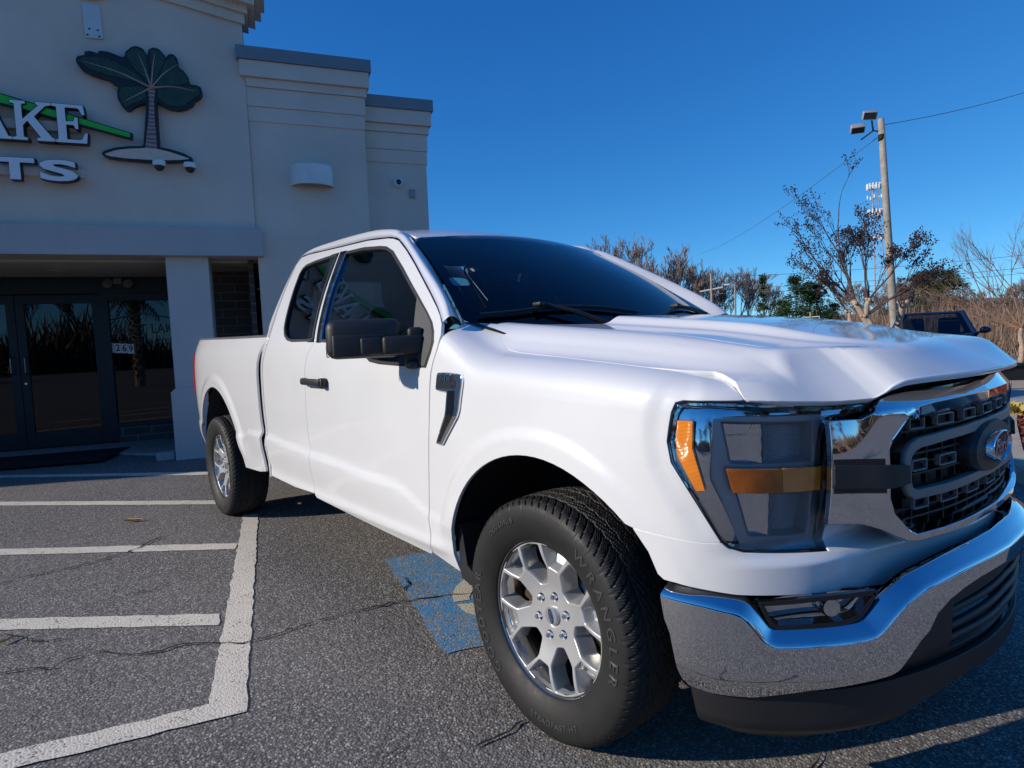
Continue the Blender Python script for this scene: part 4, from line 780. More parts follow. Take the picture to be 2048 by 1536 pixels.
# ---- fender badge
for s in (1,-1):
    def SB(u,t,s=s): P=BODY(u,t).copy(); P[...,1]*=s; return P
    bd=panel('fender_badge',SB,fillet([(-.514,1.072),(-.372,1.083),(-.360,1.074),(-.383,1.012),(-.50,.889),(-.536,.889),(-.462,1.008),(-.449,1.049),(-.524,1.050)],.006),CHROME,TR,step=.012,est=.008,sg=s,lift=.010,skirt=((.004,.003),(.005,.011)))
    panel('nameplate',SB,[(-.508,1.070),(-.392,1.0785),(-.395,1.0575),(-.517,1.0535)],flat('plate_dark',(.06,.06,.065),.3,.6),bd,step=.02,sg=s,lift=.0115,skirt=((.001,.001),))
    panel('vent_inset',SB,[(-.443,1.050),(-.398,1.053),(-.405,1.012),(-.508,.896),(-.528,.895),(-.452,1.008)],GLOSSBLK,bd,step=.012,sg=s,lift=.0108,skirt=((.001,.001),))
def text_on(name,txt,surf,s0,t0,su,tu,h,m,parent,sg=1,lift=0,th=.002,space=1.0,shear=0,bold=0,local=False):
    v,f=text_mesh(txt,h,th/2,bold,space=space); P=np.array(v); g0=off_surf(surf,lift,sg); 
    S0=s0+(P[:,0]+shear*P[:,1])*su[0]+P[:,1]*tu[0]; T0=t0+(P[:,0]+shear*P[:,1])*su[1]+P[:,1]*tu[1]
    Q=g0(S0,T0); Q2=off_surf(surf,lift+.01,sg)(S0,T0); Q=Q+(Q2-Q)*((P[:,2]+th/2)/.01)[:,None]
    return mk(name,Q,f,m,parent,local)
text_on('nameplate_lettering','F-150',lambda u,t:BODY(u,t),-.452,1.0705,(1,.07),(0,.60),.026,CHROME,bd if False else C.objects['fender_badge'],1,.0125,.003,1.15,bold=.0004)
text_on('trim_lettering','XLT',lambda u,t:BODY(u,t),-.415,1.0595,(1,.07),(0,.6),.011,CHROME,C.objects['fender_badge'],1,.0125,.002)
# ---- headlights
HL=[(.617,.7505),(.555,.8525),(.498,.940),(.4885,.993),(.501,1.0565),(.512,1.0775),(.532,1.0855),(.60,1.0895),(.683,1.090),(.84,1.0805),(.987,1.0743),(1.10,1.067),(1.09,1.052),(1.03,1.0305),(.990,1.0265),(.958,1.0255),(.9505,1.017),(.921,.709),(.913,.7055),(.675,.7215),(.637,.732)]
LU=fillet([(.620,1.042),(.905,1.0275),(.908,.9185),(.643,.935)],.012); LL=fillet([(.655,.872),(.905,.8475),(.892,.7305),(.696,.7475)],.012)
BZ=fillet([(.600,1.052),(.928,1.040),(.935,.88),(.912,.712),(.672,.7265),(.585,.90)],.012)
for s in (1,-1):
    def H(u,t,s=s): P=BODY(u,t).copy(); P[...,1]*=s; return P
    def Hd(u,t,s=s): return off_surf(H,-1.0,s)(u,t)*0+H(u,t)+(off_surf(H,.01,s)(u,t)-H(u,t))*100*(-(.010+.016*((np.asarray(t,float)-.87)/.2)**2+.02*ss(.60,.80,u)))[...,None]
    hs=panel('headlight',Hd,shrink(HL,.006),CHROME,TR,holes=[shrink(BZ,.004)],step=.014,est=.008,sg=s,lift=0,skirt=((.002,-.004),(.004,-.018)),hskirt=((.004,.012),(.006,.03)))
    panel('bezel',H,BZ,BEZEL,hs,holes=[LU,LL],step=.02,est=.009,sg=s,lift=-.024,skirt=((.003,.004),(.004,.02)),hskirt=((.002,.001),(.008,.004),(.010,.02),(.012,.045)))
    for P in (LU,LL):
        c=np.array(P).mean(0); x0,x1=np.array(P)[:,0].min(),np.array(P)[:,0].max()
        def RS(u,t,s=s,c=c,x0=x0,x1=x1):
            q=(np.asarray(u)-c[0])/(x1-x0)*2; d=-.048+.020*np.exp(-((q+.22)/.20)**2)-.012*q
            b=H(u,t); u=np.asarray(u,float); e=1e-3; a=(H(u+e,t)-H(u-e,t)); bb=(H(u,np.asarray(t)+e)-H(u,np.asarray(t)-e)); n=np.cross(a,bb)*s; n/=np.linalg.norm(n,axis=-1)[...,None]; return b+n*np.asarray(d)[...,None]
        P2=shrink(P,-.012); mid=x0+.42*(x1-x0); A=np.array(P2); 
        panel('reflector',RS,[(x0-.012,A[:,1].max()),(mid,A[:,1].max()),(mid,A[:,1].min()),(x0-.012,A[:,1].min())],CHROME,hs,step=.02,sg=s,skirt=None)
        panel('reflector',RS,[(mid,A[:,1].max()),(x1+.012,A[:,1].max()),(x1+.012,A[:,1].min()),(mid,A[:,1].min())],REFL,hs,step=.012,sg=s,skirt=((0,.0),(.0,.004)))
    panel('turn_signal',H,[(.632,.930),(.775,.921),(.780,.863),(.648,.872)],DKAMBER,hs,step=.02,sg=s,lift=.0012,skirt=((.001,.001),(.002,.015)))
    panel('turn_signal',H,[(.900,.9135),(.944,.911),(.941,.853),(.902,.855)],DKAMBER,hs,step=.02,sg=s,lift=.0012,skirt=((.001,.001),(.002,.015)))
    panel('turn_signal',H,[(.777,.921),(.898,.9136),(.900,.855),(.782,.863)],AMBER,hs,step=.02,sg=s,lift=.0012,skirt=((.001,.001),(.002,.015)))
    panel('side_marker',H,[(.514,1.038),(.553,1.040),(.551,.98),(.579,.876),(.558,.873),(.514,.955),(.509,.99)],AMBER,hs,step=.015,sg=s,lift=.0012,skirt=((.001,.001),(.002,.010)))
    panel('lens',H,shrink(HL,.003),LENS,hs,step=.03,est=.014,sg=s,lift=-.002,skirt=((.001,.001),(.002,.012)))
    panel('gasket',H,shrink(HL,-.002),GLOSSBLK,hs,holes=[shrink(HL,.0045)],step=.05,est=.01,sg=s,lift=-.004,skirt=None)
# ---- grille
GRL=lambda y,z: GR(y,z)-np.stack([.7*np.maximum(0,np.asarray(z)-1.045)+0*np.asarray(y),0*np.asarray(y),0*np.asarray(y)],-1)-np.stack([.55*(np.asarray(z)-.9)**2*ss(.56,.66,np.abs(y)),0*np.asarray(y),0*np.asarray(y)],-1)
half=[(0,1.092),(-.287,1.089),(-.44,1.085),(-.501,1.081),(-.535,1.074),(-.558,1.060),(-.578,1.041),(-.600,1.029),(-.665,1.028),(-.676,.90),(-.681,.777),(-.607,.770),(-.577,.758),(-.535,.735),(-.495,.716),(-.46,.710),(-.30,.708),(0,.708)]
inn=[(0,1.046),(-.2,1.045),(-.35,1.042),(-.430,1.036),(-.462,1.024),(-.500,.992),(-.526,.968),(-.536,.950),(-.540,.832),(-.530,.796),(-.486,.749),(-.464,.738),(-.35,.736),(0,.740)]
gr=panel('grille',GRL,mir(half),CHROME,TR,holes=[shrink(mir(inn),-.013)],step=.018,est=.011,sg=1,skirt=((.003,.003),(.005,.015)),hskirt=((.001,-.002),(.004,-.0005),(.020,.012),(.024,.018),(.026,.05)))
panel('mesh_backing',GRL,shrink(mir(inn),-.02),MESHBLK,gr,step=.06,est=.03,lift=-.055,skirt=None)
cbo=[(0,.978),(-.279,.973),(-.43,.966),(-.462,.955),(-.480,.938),(-.487,.913),(-.488,.850),(-.478,.828),(-.455,.814),(-.32,.812),(0,.818)]
cbi=[(0,.955),(-.279,.951),(-.42,.944),(-.448,.936),(-.462,.924),(-.467,.911),(-.468,.856),(-.462,.842),(-.445,.834),(-.32,.832),(0,.838)]
panel('grille_bar',GRL,mir(cbo),GREYBAR,gr,holes=[mir(cbi)],step=.02,est=.01,lift=-.008,skirt=((.001,.001),(.002,.006),(.003,.014)),hskirt=((.001,.001),(.002,.006),(.003,.02)))
for s in (1,-1):
    panel('grille_wing_bar',lambda y,z,s=s: GRL(y,z)*np.array([1,s,1]),[(-.672,.921),(-.548,.912),(-.490,.905),(-.490,.862),(-.548,.857),(-.674,.866)],PLASTIC,gr,step=.02,est=.012,sg=s,lift=.006,skirt=((.002,.002),(.003,.014)))
    panel('wing_recess',lambda y,z,s=s: GRL(y,z)*np.array([1,s,1]),[(-.671,.935),(-.56,.93),(-.56,.845),(-.674,.852)],GLOSSBLK,gr,step=.03,est=.02,sg=s,lift=.002,skirt=((.001,.002),))
m=MB()
def gp(y,z,l): return Vector(off_surf(GRL,l)(np.array(y),np.array(z)))
def gbox(y,z,w,h,d,l): 
    a=gp(y-.5*w,z,l); b=gp(y+.5*w,z,l); c=(a+b)/2; t=(b-a).normalized(); n=t.cross(Vector((0,0,1))); Mx=Matrix((( n.x,t.x,0,0),(n.y,t.y,0,0),(n.z,t.z,1,0),(0,0,0,1))); m.box(c,(d,w,h),.0015,Mx)
rows=[(1.006,.149),(.898,.149),(.800,.149)]
for z0,_ in rows:
    for k in range(-3,4):
        y=k*.147
        if abs(z0-.898)<.01 and abs(k)<2: continue
        z=z0; w,h=.082,.026
        if abs(y)+w/2>.47: w=.06; y=math.copysign(.425,y)
        gbox(y,z+h/2,w,.004,.012,-.018); gbox(y,z-h/2,w,.004,.012,-.018); gbox(y-w/2,z,.004,h,.012,-.018); gbox(y+w/2,z,.004,h,.012,-.018)
m.build('grille_links',GREYBAR,gr)
m=MB()
for z in (1.026,.986,.925,.90,.872,.786,.76): 
    for y in np.arange(-.50,.50,.05): gbox(y+.025,z,.051,.007,.02,-.038)
for k in range(-7,8): 
    for z,h in ((1.006,.07),(.895,.11),(.775,.07)): gbox(k*.0735,z,.005,h,.015,-.036)
for k in range(-3,4):
    for z in (1.006,.898,.80): gbox(k*.147,z,.07,.03,.03,-.045)
m.build('grille_mesh',MESHBLK,gr)
# emblem
def disc(name,m_,ry,rz,prof,par,x0):
    V=[];F=[];n=56
    for r,x in prof:
        for j in range(n): a=2*math.pi*j/n; V.append((x0+x,ry*r*math.cos(a),.897+rz*r*math.sin(a)))
    for i in range(len(prof)-1):
        for j in range(n): F.append((i*n+j,i*n+(j+1)%n,(i+1)*n+(j+1)%n,(i+1)*n+j))
    F.append(tuple((len(prof)-1)*n+j for j in range(n))); return mk(name,V,F,m_,par,smooth=True,sharp=35)
disc('emblem_pad',PLASTIC,.19,.078,[(1,-.05),(.98,-.01),(.9,.004),(.5,.008)],gr,.918)
em=disc('emblem',CHROME,.100,.046,[(1,-.02),(1,.004),(.97,.012),(.92,.014),(.88,.010),(.86,.004),(.5,.005)],gr,.930)
disc('emblem_face',flat('emblem_black',(.012,.013,.016),.15,.3),.086,.0395,[(1,-.01),(1,.0),(.97,.003),(.5,.004)],em,.934)
v,f=text_mesh('Ford',.055,.0015,.0004,space=.92); mk('emblem_script',[(.940+z,(x+.35*y)*1.25,.897+y) for x,y,z in v],f,CHROME,em)
# ---- bumper
bt=[(.089,.587),(.109,.584),(.195,.583),(.270,.574),(.292,.567),(.311,.548),(.338,.512),(.360,.498),(.39,.4945),(.449,.496),(.547,.498),(.607,.502),(.638,.515),(.688,.556),(.746,.588),(.809,.604),(.979,.624),(BUC,.634)]
bb=[(.100,.530),(.115,.495),(.128,.42),(.134,.37),(.150,.352),(.207,.347),(.32,.351),(.454,.379),(.639,.396),(.671,.400),(.690,.409),(.757,.475),(.788,.496),(.817,.534),(.869,.561),(.93,.578),(1.003,.590),(1.113,.598),(BUC,.602)]
full=bt+[(2*BUC-a,b) for a,b in reversed(bt[:-1])]+[(2*BUC-a,b) for a,b in bb[:-1]]+[(a,b) for a,b in reversed(bb)]
EB=[.002,.0045,.007]
bump=panel('front_bumper',BU,full,CHROME,TR,step=.016,est=.009,skirt=((.0015,.0006),(.006,.004),(.010,.010),(.012,.03)))
# sloping upper ledge of the chrome, follows the top edge
tp=smooth_open(np.array(bt),3); tp=np.vstack([tp,[(2*BUC-a,b) for a,b in tp[::-1][1:]]]); d=np.gradient(tp,axis=0); d/=np.linalg.norm(d,axis=1)[:,None]; nn=np.stack([-d[:,1],d[:,0]],1)
g=off_surf(BU,0); V=[];F=[]; prf=[(.004,.002),(.009,.0005),(.016,-.006),(.030,-.022),(.042,-.038),(.044,-.05)]; k=len(prf)
for (a,b),(p_,q_) in zip(tp,nn):
    for o,l in prf: V.append(tuple(off_surf(BU,l)(np.array(a+p_*o),np.array(b+q_*o))))
for i in range(len(tp)-1):
    for j in range(k-1): F.append((i*k+j,(i+1)*k+j,(i+1)*k+j+1,i*k+j+1))
mk('bumper_ledge',V,F,CHROME,bump,smooth=True)
panel('bumper_filler',off_surf(BU,-.115),[(.16,.38),(2*BUC-.16,.38),(2*BUC-.16,.60),(.16,.60)],PLASTIC,bump,step=.06,skirt=None)
# lower black grille
low=[(.60,.385),(.66,.41),(.69,.43),(.757,.495),(.80,.53),(.87,.575),(BUC,.615)]; lb=[(.60,.33),(.75,.315),(.9,.31),(BUC,.31)]
fo=low+[(2*BUC-a,b) for a,b in reversed(low[:-1])]+[(2*BUC-a,b) for a,b in lb[:-1]]+[(a,b) for a,b in reversed(lb)]
lg=panel('lower_grille',off_surf(BU,-.030),fo,PLASTIC,bump,holes=[fillet([(.93,.52),(BUC,.555),(2*BUC-.93,.52),(2*BUC-.93,.37),(BUC,.36),(.93,.37)],.01)],step=.03,est=.015,hskirt=((.002,.002),(.004,.05)))
m=MB()
for z in (.405,.45,.495):
    pts=[Vector(off_surf(BU,-.045)(np.array(u),np.array(z+.02*(u-.9)/(BUC-.9) if u<BUC else z+.02*(2*BUC-.9-u)/(BUC-.9)))) for u in np.linspace(.93,2*BUC-.93,30)]; m.tube(pts,.011,8)
m.build('grille_slats',PLASTIC,lg,sharp=60)
# air dam under the bumper
def DAM(u,z):
    u=np.asarray(u,float); z=np.asarray(z,float); u,z=np.broadcast_arrays(u,z); return off_surf(BU,0)(u,np.full(u.shape,.38))+0*u[...,None]+np.stack([0*u,0*u,z-.38],-1)
dm=[(.14,.36),(2*BUC-.14,.36),(2*BUC-.16,.24),(2*BUC-.24,.205),(2*BUC-.42,.20),(2*BUC-.62,.225),(2*BUC-.80,.27),(2*BUC-1.0,.30),(1.0,.30),(.80,.27),(.62,.225),(.42,.20),(.24,.205),(.16,.24)]
def DAM2(u,z): 
    P=DAM(u,z); q=np.asarray(z,float); c=np.stack([np.full(P.shape[:-1],.35),P[...,1]*.0,P[...,2]],-1); k=(.035+.22*(.36-P[...,2]).clip(0)**1.3+.06*ss(.26,.20,P[...,2]))[...,None]; return P*(1-k)+c*k
panel('air_dam',DAM2,dm,PLASTIC,bump,step=.03,est=.02)
# fog lights
FL=fillet([(.335,.545),(.70,.570),(.630,.530),(.590,.514),(.38,.508)],.008)
for s in (1,-1):
    def FS(u,t,s=s): P=off_surf(BUMP,-.028)(u,t).copy(); P[...,1]*=s; return P
    fo=[(.337,.598),(.364,.541),(.388,.530),(.555,.536),(.600,.548),(.655,.608),(.62,.611),(.49,.609),(.41,.603)]
    fg=panel('fog_light',FS,fillet(fo,.006),GLOSSBLK,TR,holes=[shrink(fillet(fo,.006),.009)],step=.02,est=.008,sg=s,skirt=((.002,.001),(.004,.012)),hskirt=((.001,.001),(.003,.03)))
    panel('reflector',lambda u,t,s=s: FS(u,t)-np.array([.03,-.012*s,0])*(1-((np.asarray(u)-.5)/.2)**2).clip(0)[...,None],shrink(fo,.002),CHROME,fg,step=.015,sg=s,lift=-.018,skirt=None)
    m=MB(); c=Vector(off_surf(BUMP,-.035)(np.array(.525),np.array(.577))); c.y*=s; m.lathe([(0,.0),(.021,-.001),(.024,-.006),(.024,-.03)],Matrix.Translation(c)@Vector((.80,-.60*s,.05)).to_track_quat('Z','Y').to_matrix().to_4x4(),20); m.build('bulb_shield',CHROME,fg,sharp=40)
    panel('lens',FS,shrink(fo,.005),LENS,fg,step=.03,sg=s,lift=-.003,skirt=None)
# ---- mirrors
for s in (1,-1):
    A=math.radians(24)*s     # outer end swept back
    Mr=Matrix.Translation((-.70,-.985*s,0))@Matrix.Rotation(-A,4,'Z')
    m=MB(); T=lambda x,y,z: (x,-y*s,z)
    m.box(T(-.035,.180,1.288),(.125,.285,.150),.036); m.build
    vv=[tuple(Mr@Vector(q)) for q in m.v]; mm=MB(); mm.add(vv,m.f)
    mo=mm.build('side_mirror',PLASTIC,TR,smooth=True,sharp=50)
    m=MB(); m.box(T(.026,.20,1.262),(.02,.20,.085),.014); m.box(T(.036,.155,1.258),(.018,.085,.066),.010); mm=MB(); mm.add([tuple(Mr@Vector(q)) for q in m.v],m.f); mm.build('mirror_cover',PLASTIC,mo,sharp=40)
    m=MB(); m.box(T(.034,.040,1.258),(.055,.155,.072),.014); m.box(T(.0,-.02,1.215),(.06,.10,.085),.018); m.box(T(.005,.005,1.182),(.09,.05,.035),.012); m.box(T(.02,-.01,1.30),(.05,.06,.05),.015); mm=MB(); mm.add([tuple(Mr@Vector(q)) for q in m.v],m.f); mm.build('mirror_arm',PLASTIC,mo,sharp=40)
    m=MB(); m.box(T(-.099,.180,1.288),(.004,.25,.12),.02); mm=MB(); mm.add([tuple(Mr@Vector(q)) for q in m.v],m.f); mm.build('mirror_glass',CHROME,mo)
    m=MB(); m.box(T(-.045,.318,1.245),(.05,.012,.05),.006); mm=MB(); mm.add([tuple(Mr@Vector(q)) for q in m.v],m.f); mm.build('mirror_lamp',LENS,mo)
# ---- cabin
m=MB(); m.box((-.62,0,1.17),(.42,1.5,.20),.05); m.box((-.72,0,1.03),(.3,1.4,.25),.05); m.box((-.60,.36,1.285),(.22,.42,.07),.03); m.build('dashboard',CABIN,TR,sharp=50)
m=MB(); m.lathe([(.178,-.015),(.193,0),(.178,.015),(.163,0),(.178,-.015)],Matrix.Translation((-.93,.36,1.14))@Matrix.Rotation(math.radians(-62),4,'Y'),40); m.box((-.935,.36,1.14),(.03,.16,.12),.02,Matrix.Rotation(math.radians(-62+90),4,'Y')); m.box((-.935,.36,1.14),(.015,.34,.03),.005,Matrix.Rotation(math.radians(28),4,'Y')); m.tube([(-.93,.36,1.14),(-.72,.36,1.08)],.03,10); m.build('steering_wheel',CABIN,TR,sharp=50)
for y in (-.38,.38):
    m=MB(); m.box((-1.42,y,.92),(.52,.50,.18),.07); m.box((-1.72,y,1.19),(.16,.48,.58),.07,Matrix.Rotation(math.radians(-14),4,'Y')); st=m.build('seat',SEAT,TR,sharp=60)
    m=MB(); m.box((-1.80,y,1.555),(.11,.27,.19),.05,Matrix.Rotation(math.radians(-8),4,'Y')); m.tube([(-1.77,y-.06,1.40),(-1.80,y-.06,1.5)],.007,6); m.tube([(-1.77,y+.06,1.40),(-1.80,y+.06,1.5)],.007,6); m.build('headrest',SEAT,st,sharp=60)
m=MB(); m.box((-2.38,0,1.06),(.16,1.45,.55),.05); m.box((-2.2,0,.86),(.42,1.45,.14),.05); m.build('rear_bench',SEAT,TR,sharp=60)
m=MB(); m.box((-1.33,0,.86),(.75,.26,.22),.05); m.build('centre_console',CABIN,TR,sharp=50)
m=MB(); m.box((-1.20,.02,1.66),(.035,.25,.075),.025); m.tube([(-1.19,.02,1.68),(-1.13,.0,1.745)],.012,8); m.box((-1.12,.0,1.735),(.11,.16,.04),.015,Matrix.Rotation(math.radians(32),4,'Y')); m.build('interior_mirror',CABIN,TR,sharp=50)
m=MB(); m.box((-1.5,0,.74),(2.1,1.72,.03)); m.build('cab_floor',CABIN,TR)
# ---------------------------------------------------------------- wheels
def make_wheel(x,side,c0=None):
    pass
def WS(a,b):   # wheel face surface, local frame: axle along -y is outboard
    a=np.asarray(a,float); b=np.asarray(b,float); a,b=np.broadcast_arrays(a,b); r=np.hypot(a,b)
    y=-.072-.026*ss(.075,.215,r)+.006*(1-ss(.030,.036,r))
    return np.stack([a,y,b],-1)
LUG0=17.8
def pol(r,a): return (r*math.cos(math.radians(a)),r*math.sin(math.radians(a)))
ops=[];pks=[]
for k in range(6):
    c=LUG0+30+60*k+1.5; ops.append(fillet([pol(.099,c-11),pol(.160,c-20.5),pol(.236,c-12.5),pol(.2385,c),pol(.236,c+12.5),pol(.160,c+20.5),pol(.099,c+11),pol(.096,c)],.010,3))
    c=LUG0+60*k+1.5; pks.append(fillet([pol(.163,c-8.5),pol(.237,c-15.3),pol(.2395,c-5),pol(.2395,c+5),pol(.237,c+15.3),pol(.163,c+8.5)],.007,3))
ring=[pol(.2425,a) for a in range(0,360,4)]
lug_h=[[(pol(.0675,LUG0+60*k)[0]+.0165*math.cos(t),pol(.0675,LUG0+60*k)[1]+.0165*math.sin(t)) for t in np.linspace(0,2*math.pi,16,endpoint=False)] for k in range(6)]
rim_faces=[]
OS=((.0022,.0008),(.0040,.0035),(.006,.012),(.010,.060))
def tyre_mesh():
    prof=[(.095,.232),(.101,.244),(.107,.2455),(.112,.250),(.121,.266),(.1285,.284),(.1335,.302),(.1362,.320),(.1360,.336),(.1335,.350),(.130,.358),(.1265,.3645),(.1225,.3700),(.118,.3748),(.1125,.3788),(.106,.3815)]
    mid=[(y,.3877-.0060*(y/.106)**2) for y in np.linspace(.1,.0,36)]
    half=prof+mid; P=[(-a,b) for a,b in half]+[(a,b) for a,b in half[::-1][1:]]; P=np.array(P); N=1440; th=np.linspace(0,2*math.pi,N,endpoint=False)
    TH,I=np.meshgrid(th,np.arange(len(P)),indexing='ij'); y=P[I,0]; r=P[I,1].copy(); ay=np.abs(y); tread=r>.3740
    deg=np.degrees(TH)
    tri=lambda p,ph=0: np.abs(((deg/p+ph)%1)-.5)*4-1
    dd=np.zeros_like(r)
    for yc,w,am,pe in ((.026,.0042,.0035,7.2),(.066,.0048,.0025,6.0)):
        q=ay-(yc+am*tri(pe,.13)); dd=np.maximum(dd,.0085*(1-ss(w*.55,w,np.abs(q))))
    # shoulder slots
    lat=((deg+ay*120)/5.0+np.where(y>0,.5,0))%1; sl=1-ss(.07,.12,np.abs(lat-.5)); sh=ss(.068,.074,ay); dd=np.maximum(dd,.0070*sl*sh*ss(.362,.370,r))
    # centre slots
    lat2=((deg-ay*330+y*60)/6.0)%1; s2=1-ss(.05,.11,np.abs(lat2-.5)); dd=np.maximum(dd,.0060*s2*(1-sh)*ss(.028,.034,ay)); 
    lat3=((deg+y*500)/7.2)%1; dd=np.maximum(dd,.005*(1-ss(.04,.08,np.abs(lat3-.5)))*(1-ss(.016,.022,ay)))
    # sipes
    si=((deg+ay*180)/1.25)%1; dd=np.maximum(dd,.0022*(1-ss(.10,.22,np.abs(si-.5)))*ss(.368,.373,r)*(1-sl))
    r=r-np.where(r>.350,dd,0)
    # sidewall relief: rings and raised band
    sw=(ay>.1)&(P[I,1]<.362); r0=P[I,1]
    yo=np.zeros_like(r)
    yo+=.0012*np.exp(-((r0-.343)/.0016)**2)+.0014*np.exp(-((r0-.272)/.0015)**2)
    blk=ss(.3535,.3555,r0)*(1-ss(.366,.368,r0)); yo+=.0016*blk*(np.abs(((deg/10)%1)-.5)<.44)
    y=y+np.sign(y)*yo
    X=r*np.cos(TH); Z=r*np.sin(TH); Z=np.where(Z<-.3795,-.3795-(Z+.3795)*0,Z)
    V=np.stack([X,y,Z],-1).reshape(-1,3); M=len(P); idx=np.arange(N*M).reshape(N,M); nx=np.roll(idx,-1,0)
    F=np.stack([idx[:,:-1],idx[:,1:],nx[:,1:],nx[:,:-1]],-1).reshape(-1,4)
    me=bpy.data.meshes.new('tyre'); me.vertices.add(len(V)); me.vertices.foreach_set('co',V.ravel()); me.loops.add(F.size); me.loops.foreach_set('vertex_index',F.ravel()); me.polygons.add(len(F)); me.polygons.foreach_set('loop_start',np.arange(0,F.size,4)); me.polygons.foreach_set('use_smooth',[True]*len(F)); me.update(calc_edges=True); me.validate(); me.materials.append(RUBBER); me.set_sharp_from_angle(angle=math.radians(42)); return me
TYRE=tyre_mesh()
def arc_text(txt,h,rad,a_mid,space=1.0,inv=False,bold=.0006):
    v,f=text_mesh(txt,h,.0014,bold,space=space); out=[]; v=[(a*1.25,b_,c_) for a,b_,c_ in v]
    for x,y,z in v:
        if not inv: a=math.radians(a_mid)-x/rad; r=rad+y
        else: a=math.radians(a_mid)+x/rad; r=rad-y
        pr=np.interp(r,[.25,.266,.284,.302,.32,.336,.35,.358],[.112,.121,.1285,.1335,.1362,.136,.1335,.130]); out.append((r*math.cos(a),-(pr+.0008+z*.9),r*math.sin(a)))
    return out,f
def wheel(x,side,proto=None):
    # proto wheel is built for the right flank (outboard = -y)
    rim=panel('wheel',WS,ring,ALLOY,None,holes=ops+pks+[[(.030*math.cos(t),.030*math.sin(t)) for t in np.linspace(0,2*math.pi,24,endpoint=False)]]+lug_h,step=.010,est=.006,sg=1,skirt=((.001,.0008),(.003,.004),(.004,.02)),hskirt=OS,local=True)
    return rim
PW=wheel(0,0); bm=None
WM[PW.name]=Matrix.Identity(4)
LIP=flat('machined_rim_lip',(.70,.70,.69),.14,1,var=.02)
Ry=Matrix.Rotation(math.radians(90),4,'X')     # lathe axis z -> -y
m=MB(); m.lathe([(.2405,.092),(.244,.103),(.2475,.1055),(.2505,.104),(.2515,.100),(.247,.096),(.236,.085),(.228,.07),(.222,.03),(.215,-.06),(.225,-.105),(.235,-.11)],Ry,96); m.build('rim_barrel',LIP,PW,local=True,sharp=40)
m=MB()
for k in range(6):
    P=np.array(pks[k]); _,ff,mp,_=cdt(P,[],None); inv={i:q for q,i in mp.items()}; V=[]
    for a,b in P:
        r=math.hypot(a,b); V.append((a,-.066+.040*ss(.165,.235,r)*.9,b))
    m.add(V,[tuple(inv[i] for i in t) for t in ff])
m.build('spoke_pocket',ALLOY,PW,local=True)
RUST=flat('brake_rust',(.10,.06,.04),.6,.5,var=.3); DISC=flat('brake_steel',(.35,.34,.33),.35,1,var=.1,vs=30)
m=MB(); m.lathe([(.06,.01),(.165,.01),(.165,-.02),(.06,-.02)],Ry,48); m.lathe([(0,.03),(.075,.03),(.085,.01)],Ry,32); m.build('brake_disc',DISC,PW,local=True,sharp=30)
m=MB(); m.box((-.13,0.0,.06),(.075,.07,.16),.012,Matrix.Rotation(math.radians(20),4,'Y')); m.build('brake_caliper',RUST,PW,local=True,sharp=30)
m=MB(); m.lathe([(.215,-.11),(.10,-.07),(.0,-.07)],Ry,40); m.build('dust_shield',DARK,PW,local=True)
m=MB()
for k in range(6):
    a,b=pol(.0675,LUG0+60*k); M=Matrix.Translation((a,0,b))@Ry; m.lathe([(.0165,.055),(.0165,.062)],M,16)
    m.lathe([(.0105,.05),(.0105,.079),(.0095,.083),(.006,.087),(0,.088)],M,6); m.lathe([(.0165,.052),(0,.052)],M,16)
m.build('lug_nuts',CHROME,PW,local=True,sharp=30)
m=MB(); m.lathe([(.030,.060),(.0295,.076),(.027,.079),(.0,.0795)],Ry,32); cp=m.build('centre_cap',SATIN,PW,local=True,sharp=40)
B=flat('cap_blue',(.02,.05,.16),.25,.2); V=[];F=[]
for j in range(32): a=2*math.pi*j/32; u,w=.024*math.cos(a),.0100*math.sin(a); ca,sa=math.cos(math.radians(-72)),math.sin(math.radians(-72)); V.append((u*ca-w*sa,-.0802,u*sa+w*ca))
mk('cap_emblem',V,[tuple(range(32))],B,cp,local=True)
v,f=text_mesh('Ford',.016,.0002,.0002,space=.95); ca,sa=math.cos(math.radians(-72)),math.sin(math.radians(-72)); mk('cap_script',[((x+.3*y)*ca-y*sa,-.0806-z,(x+.3*y)*sa+y*ca) for x,y,z in v],f,CHROME,cp,local=True)
m=MB(); a,b=pol(.228,104); m.tube([(a,-.085,b),(a*.985,-.112,b*.985)],.004,8); m.build('valve_stem',PLASTIC,PW,local=True)
ty=bpy.data.objects.new('tyre',TYRE); C.objects.link(ty); ty.parent=PW; WM['tyre']=Matrix.Identity(4)
LET=[arc_text('WRANGLER',.045,.316,21,1.45),arc_text('GOODYEAR',.042,.316,198,1.35),arc_text('STEADFAST HT',.024,.318,281,1.12,True),arc_text('265/60R18',.024,.320,122,1.1)]
m=MB()
for v,f in LET: m.add(v,f)
m.build('tyre_lettering',RUBTEXT,ty,local=True)
wheels=[PW]
def copy_tree(o,parent=None):
    c=o.copy(); C.objects.link(c); c.parent=parent
    for ch in [q for q in bpy.data.objects if q.parent==o and q is not c]: 
        d=copy_tree(ch,c); d.matrix_parent_inverse=ch.matrix_parent_inverse.copy()
    return c
spots=[((0,-.862,.3795),math.radians(-.6)),((-3.693,-.862,.3795),0),((0,.862,.3795),math.pi-math.radians(.6)),((-3.693,.862,.3795),math.pi)]
for i,(l,rz) in enumerate(spots):
    o=PW if i==0 else copy_tree(PW)
    o.parent=TR; o.matrix_parent_inverse=WM[TR.name].inverted(); o.location=l; o.rotation_euler=(0,0,rz)
    if i==1:
        o.rotation_euler=(0,0,0)
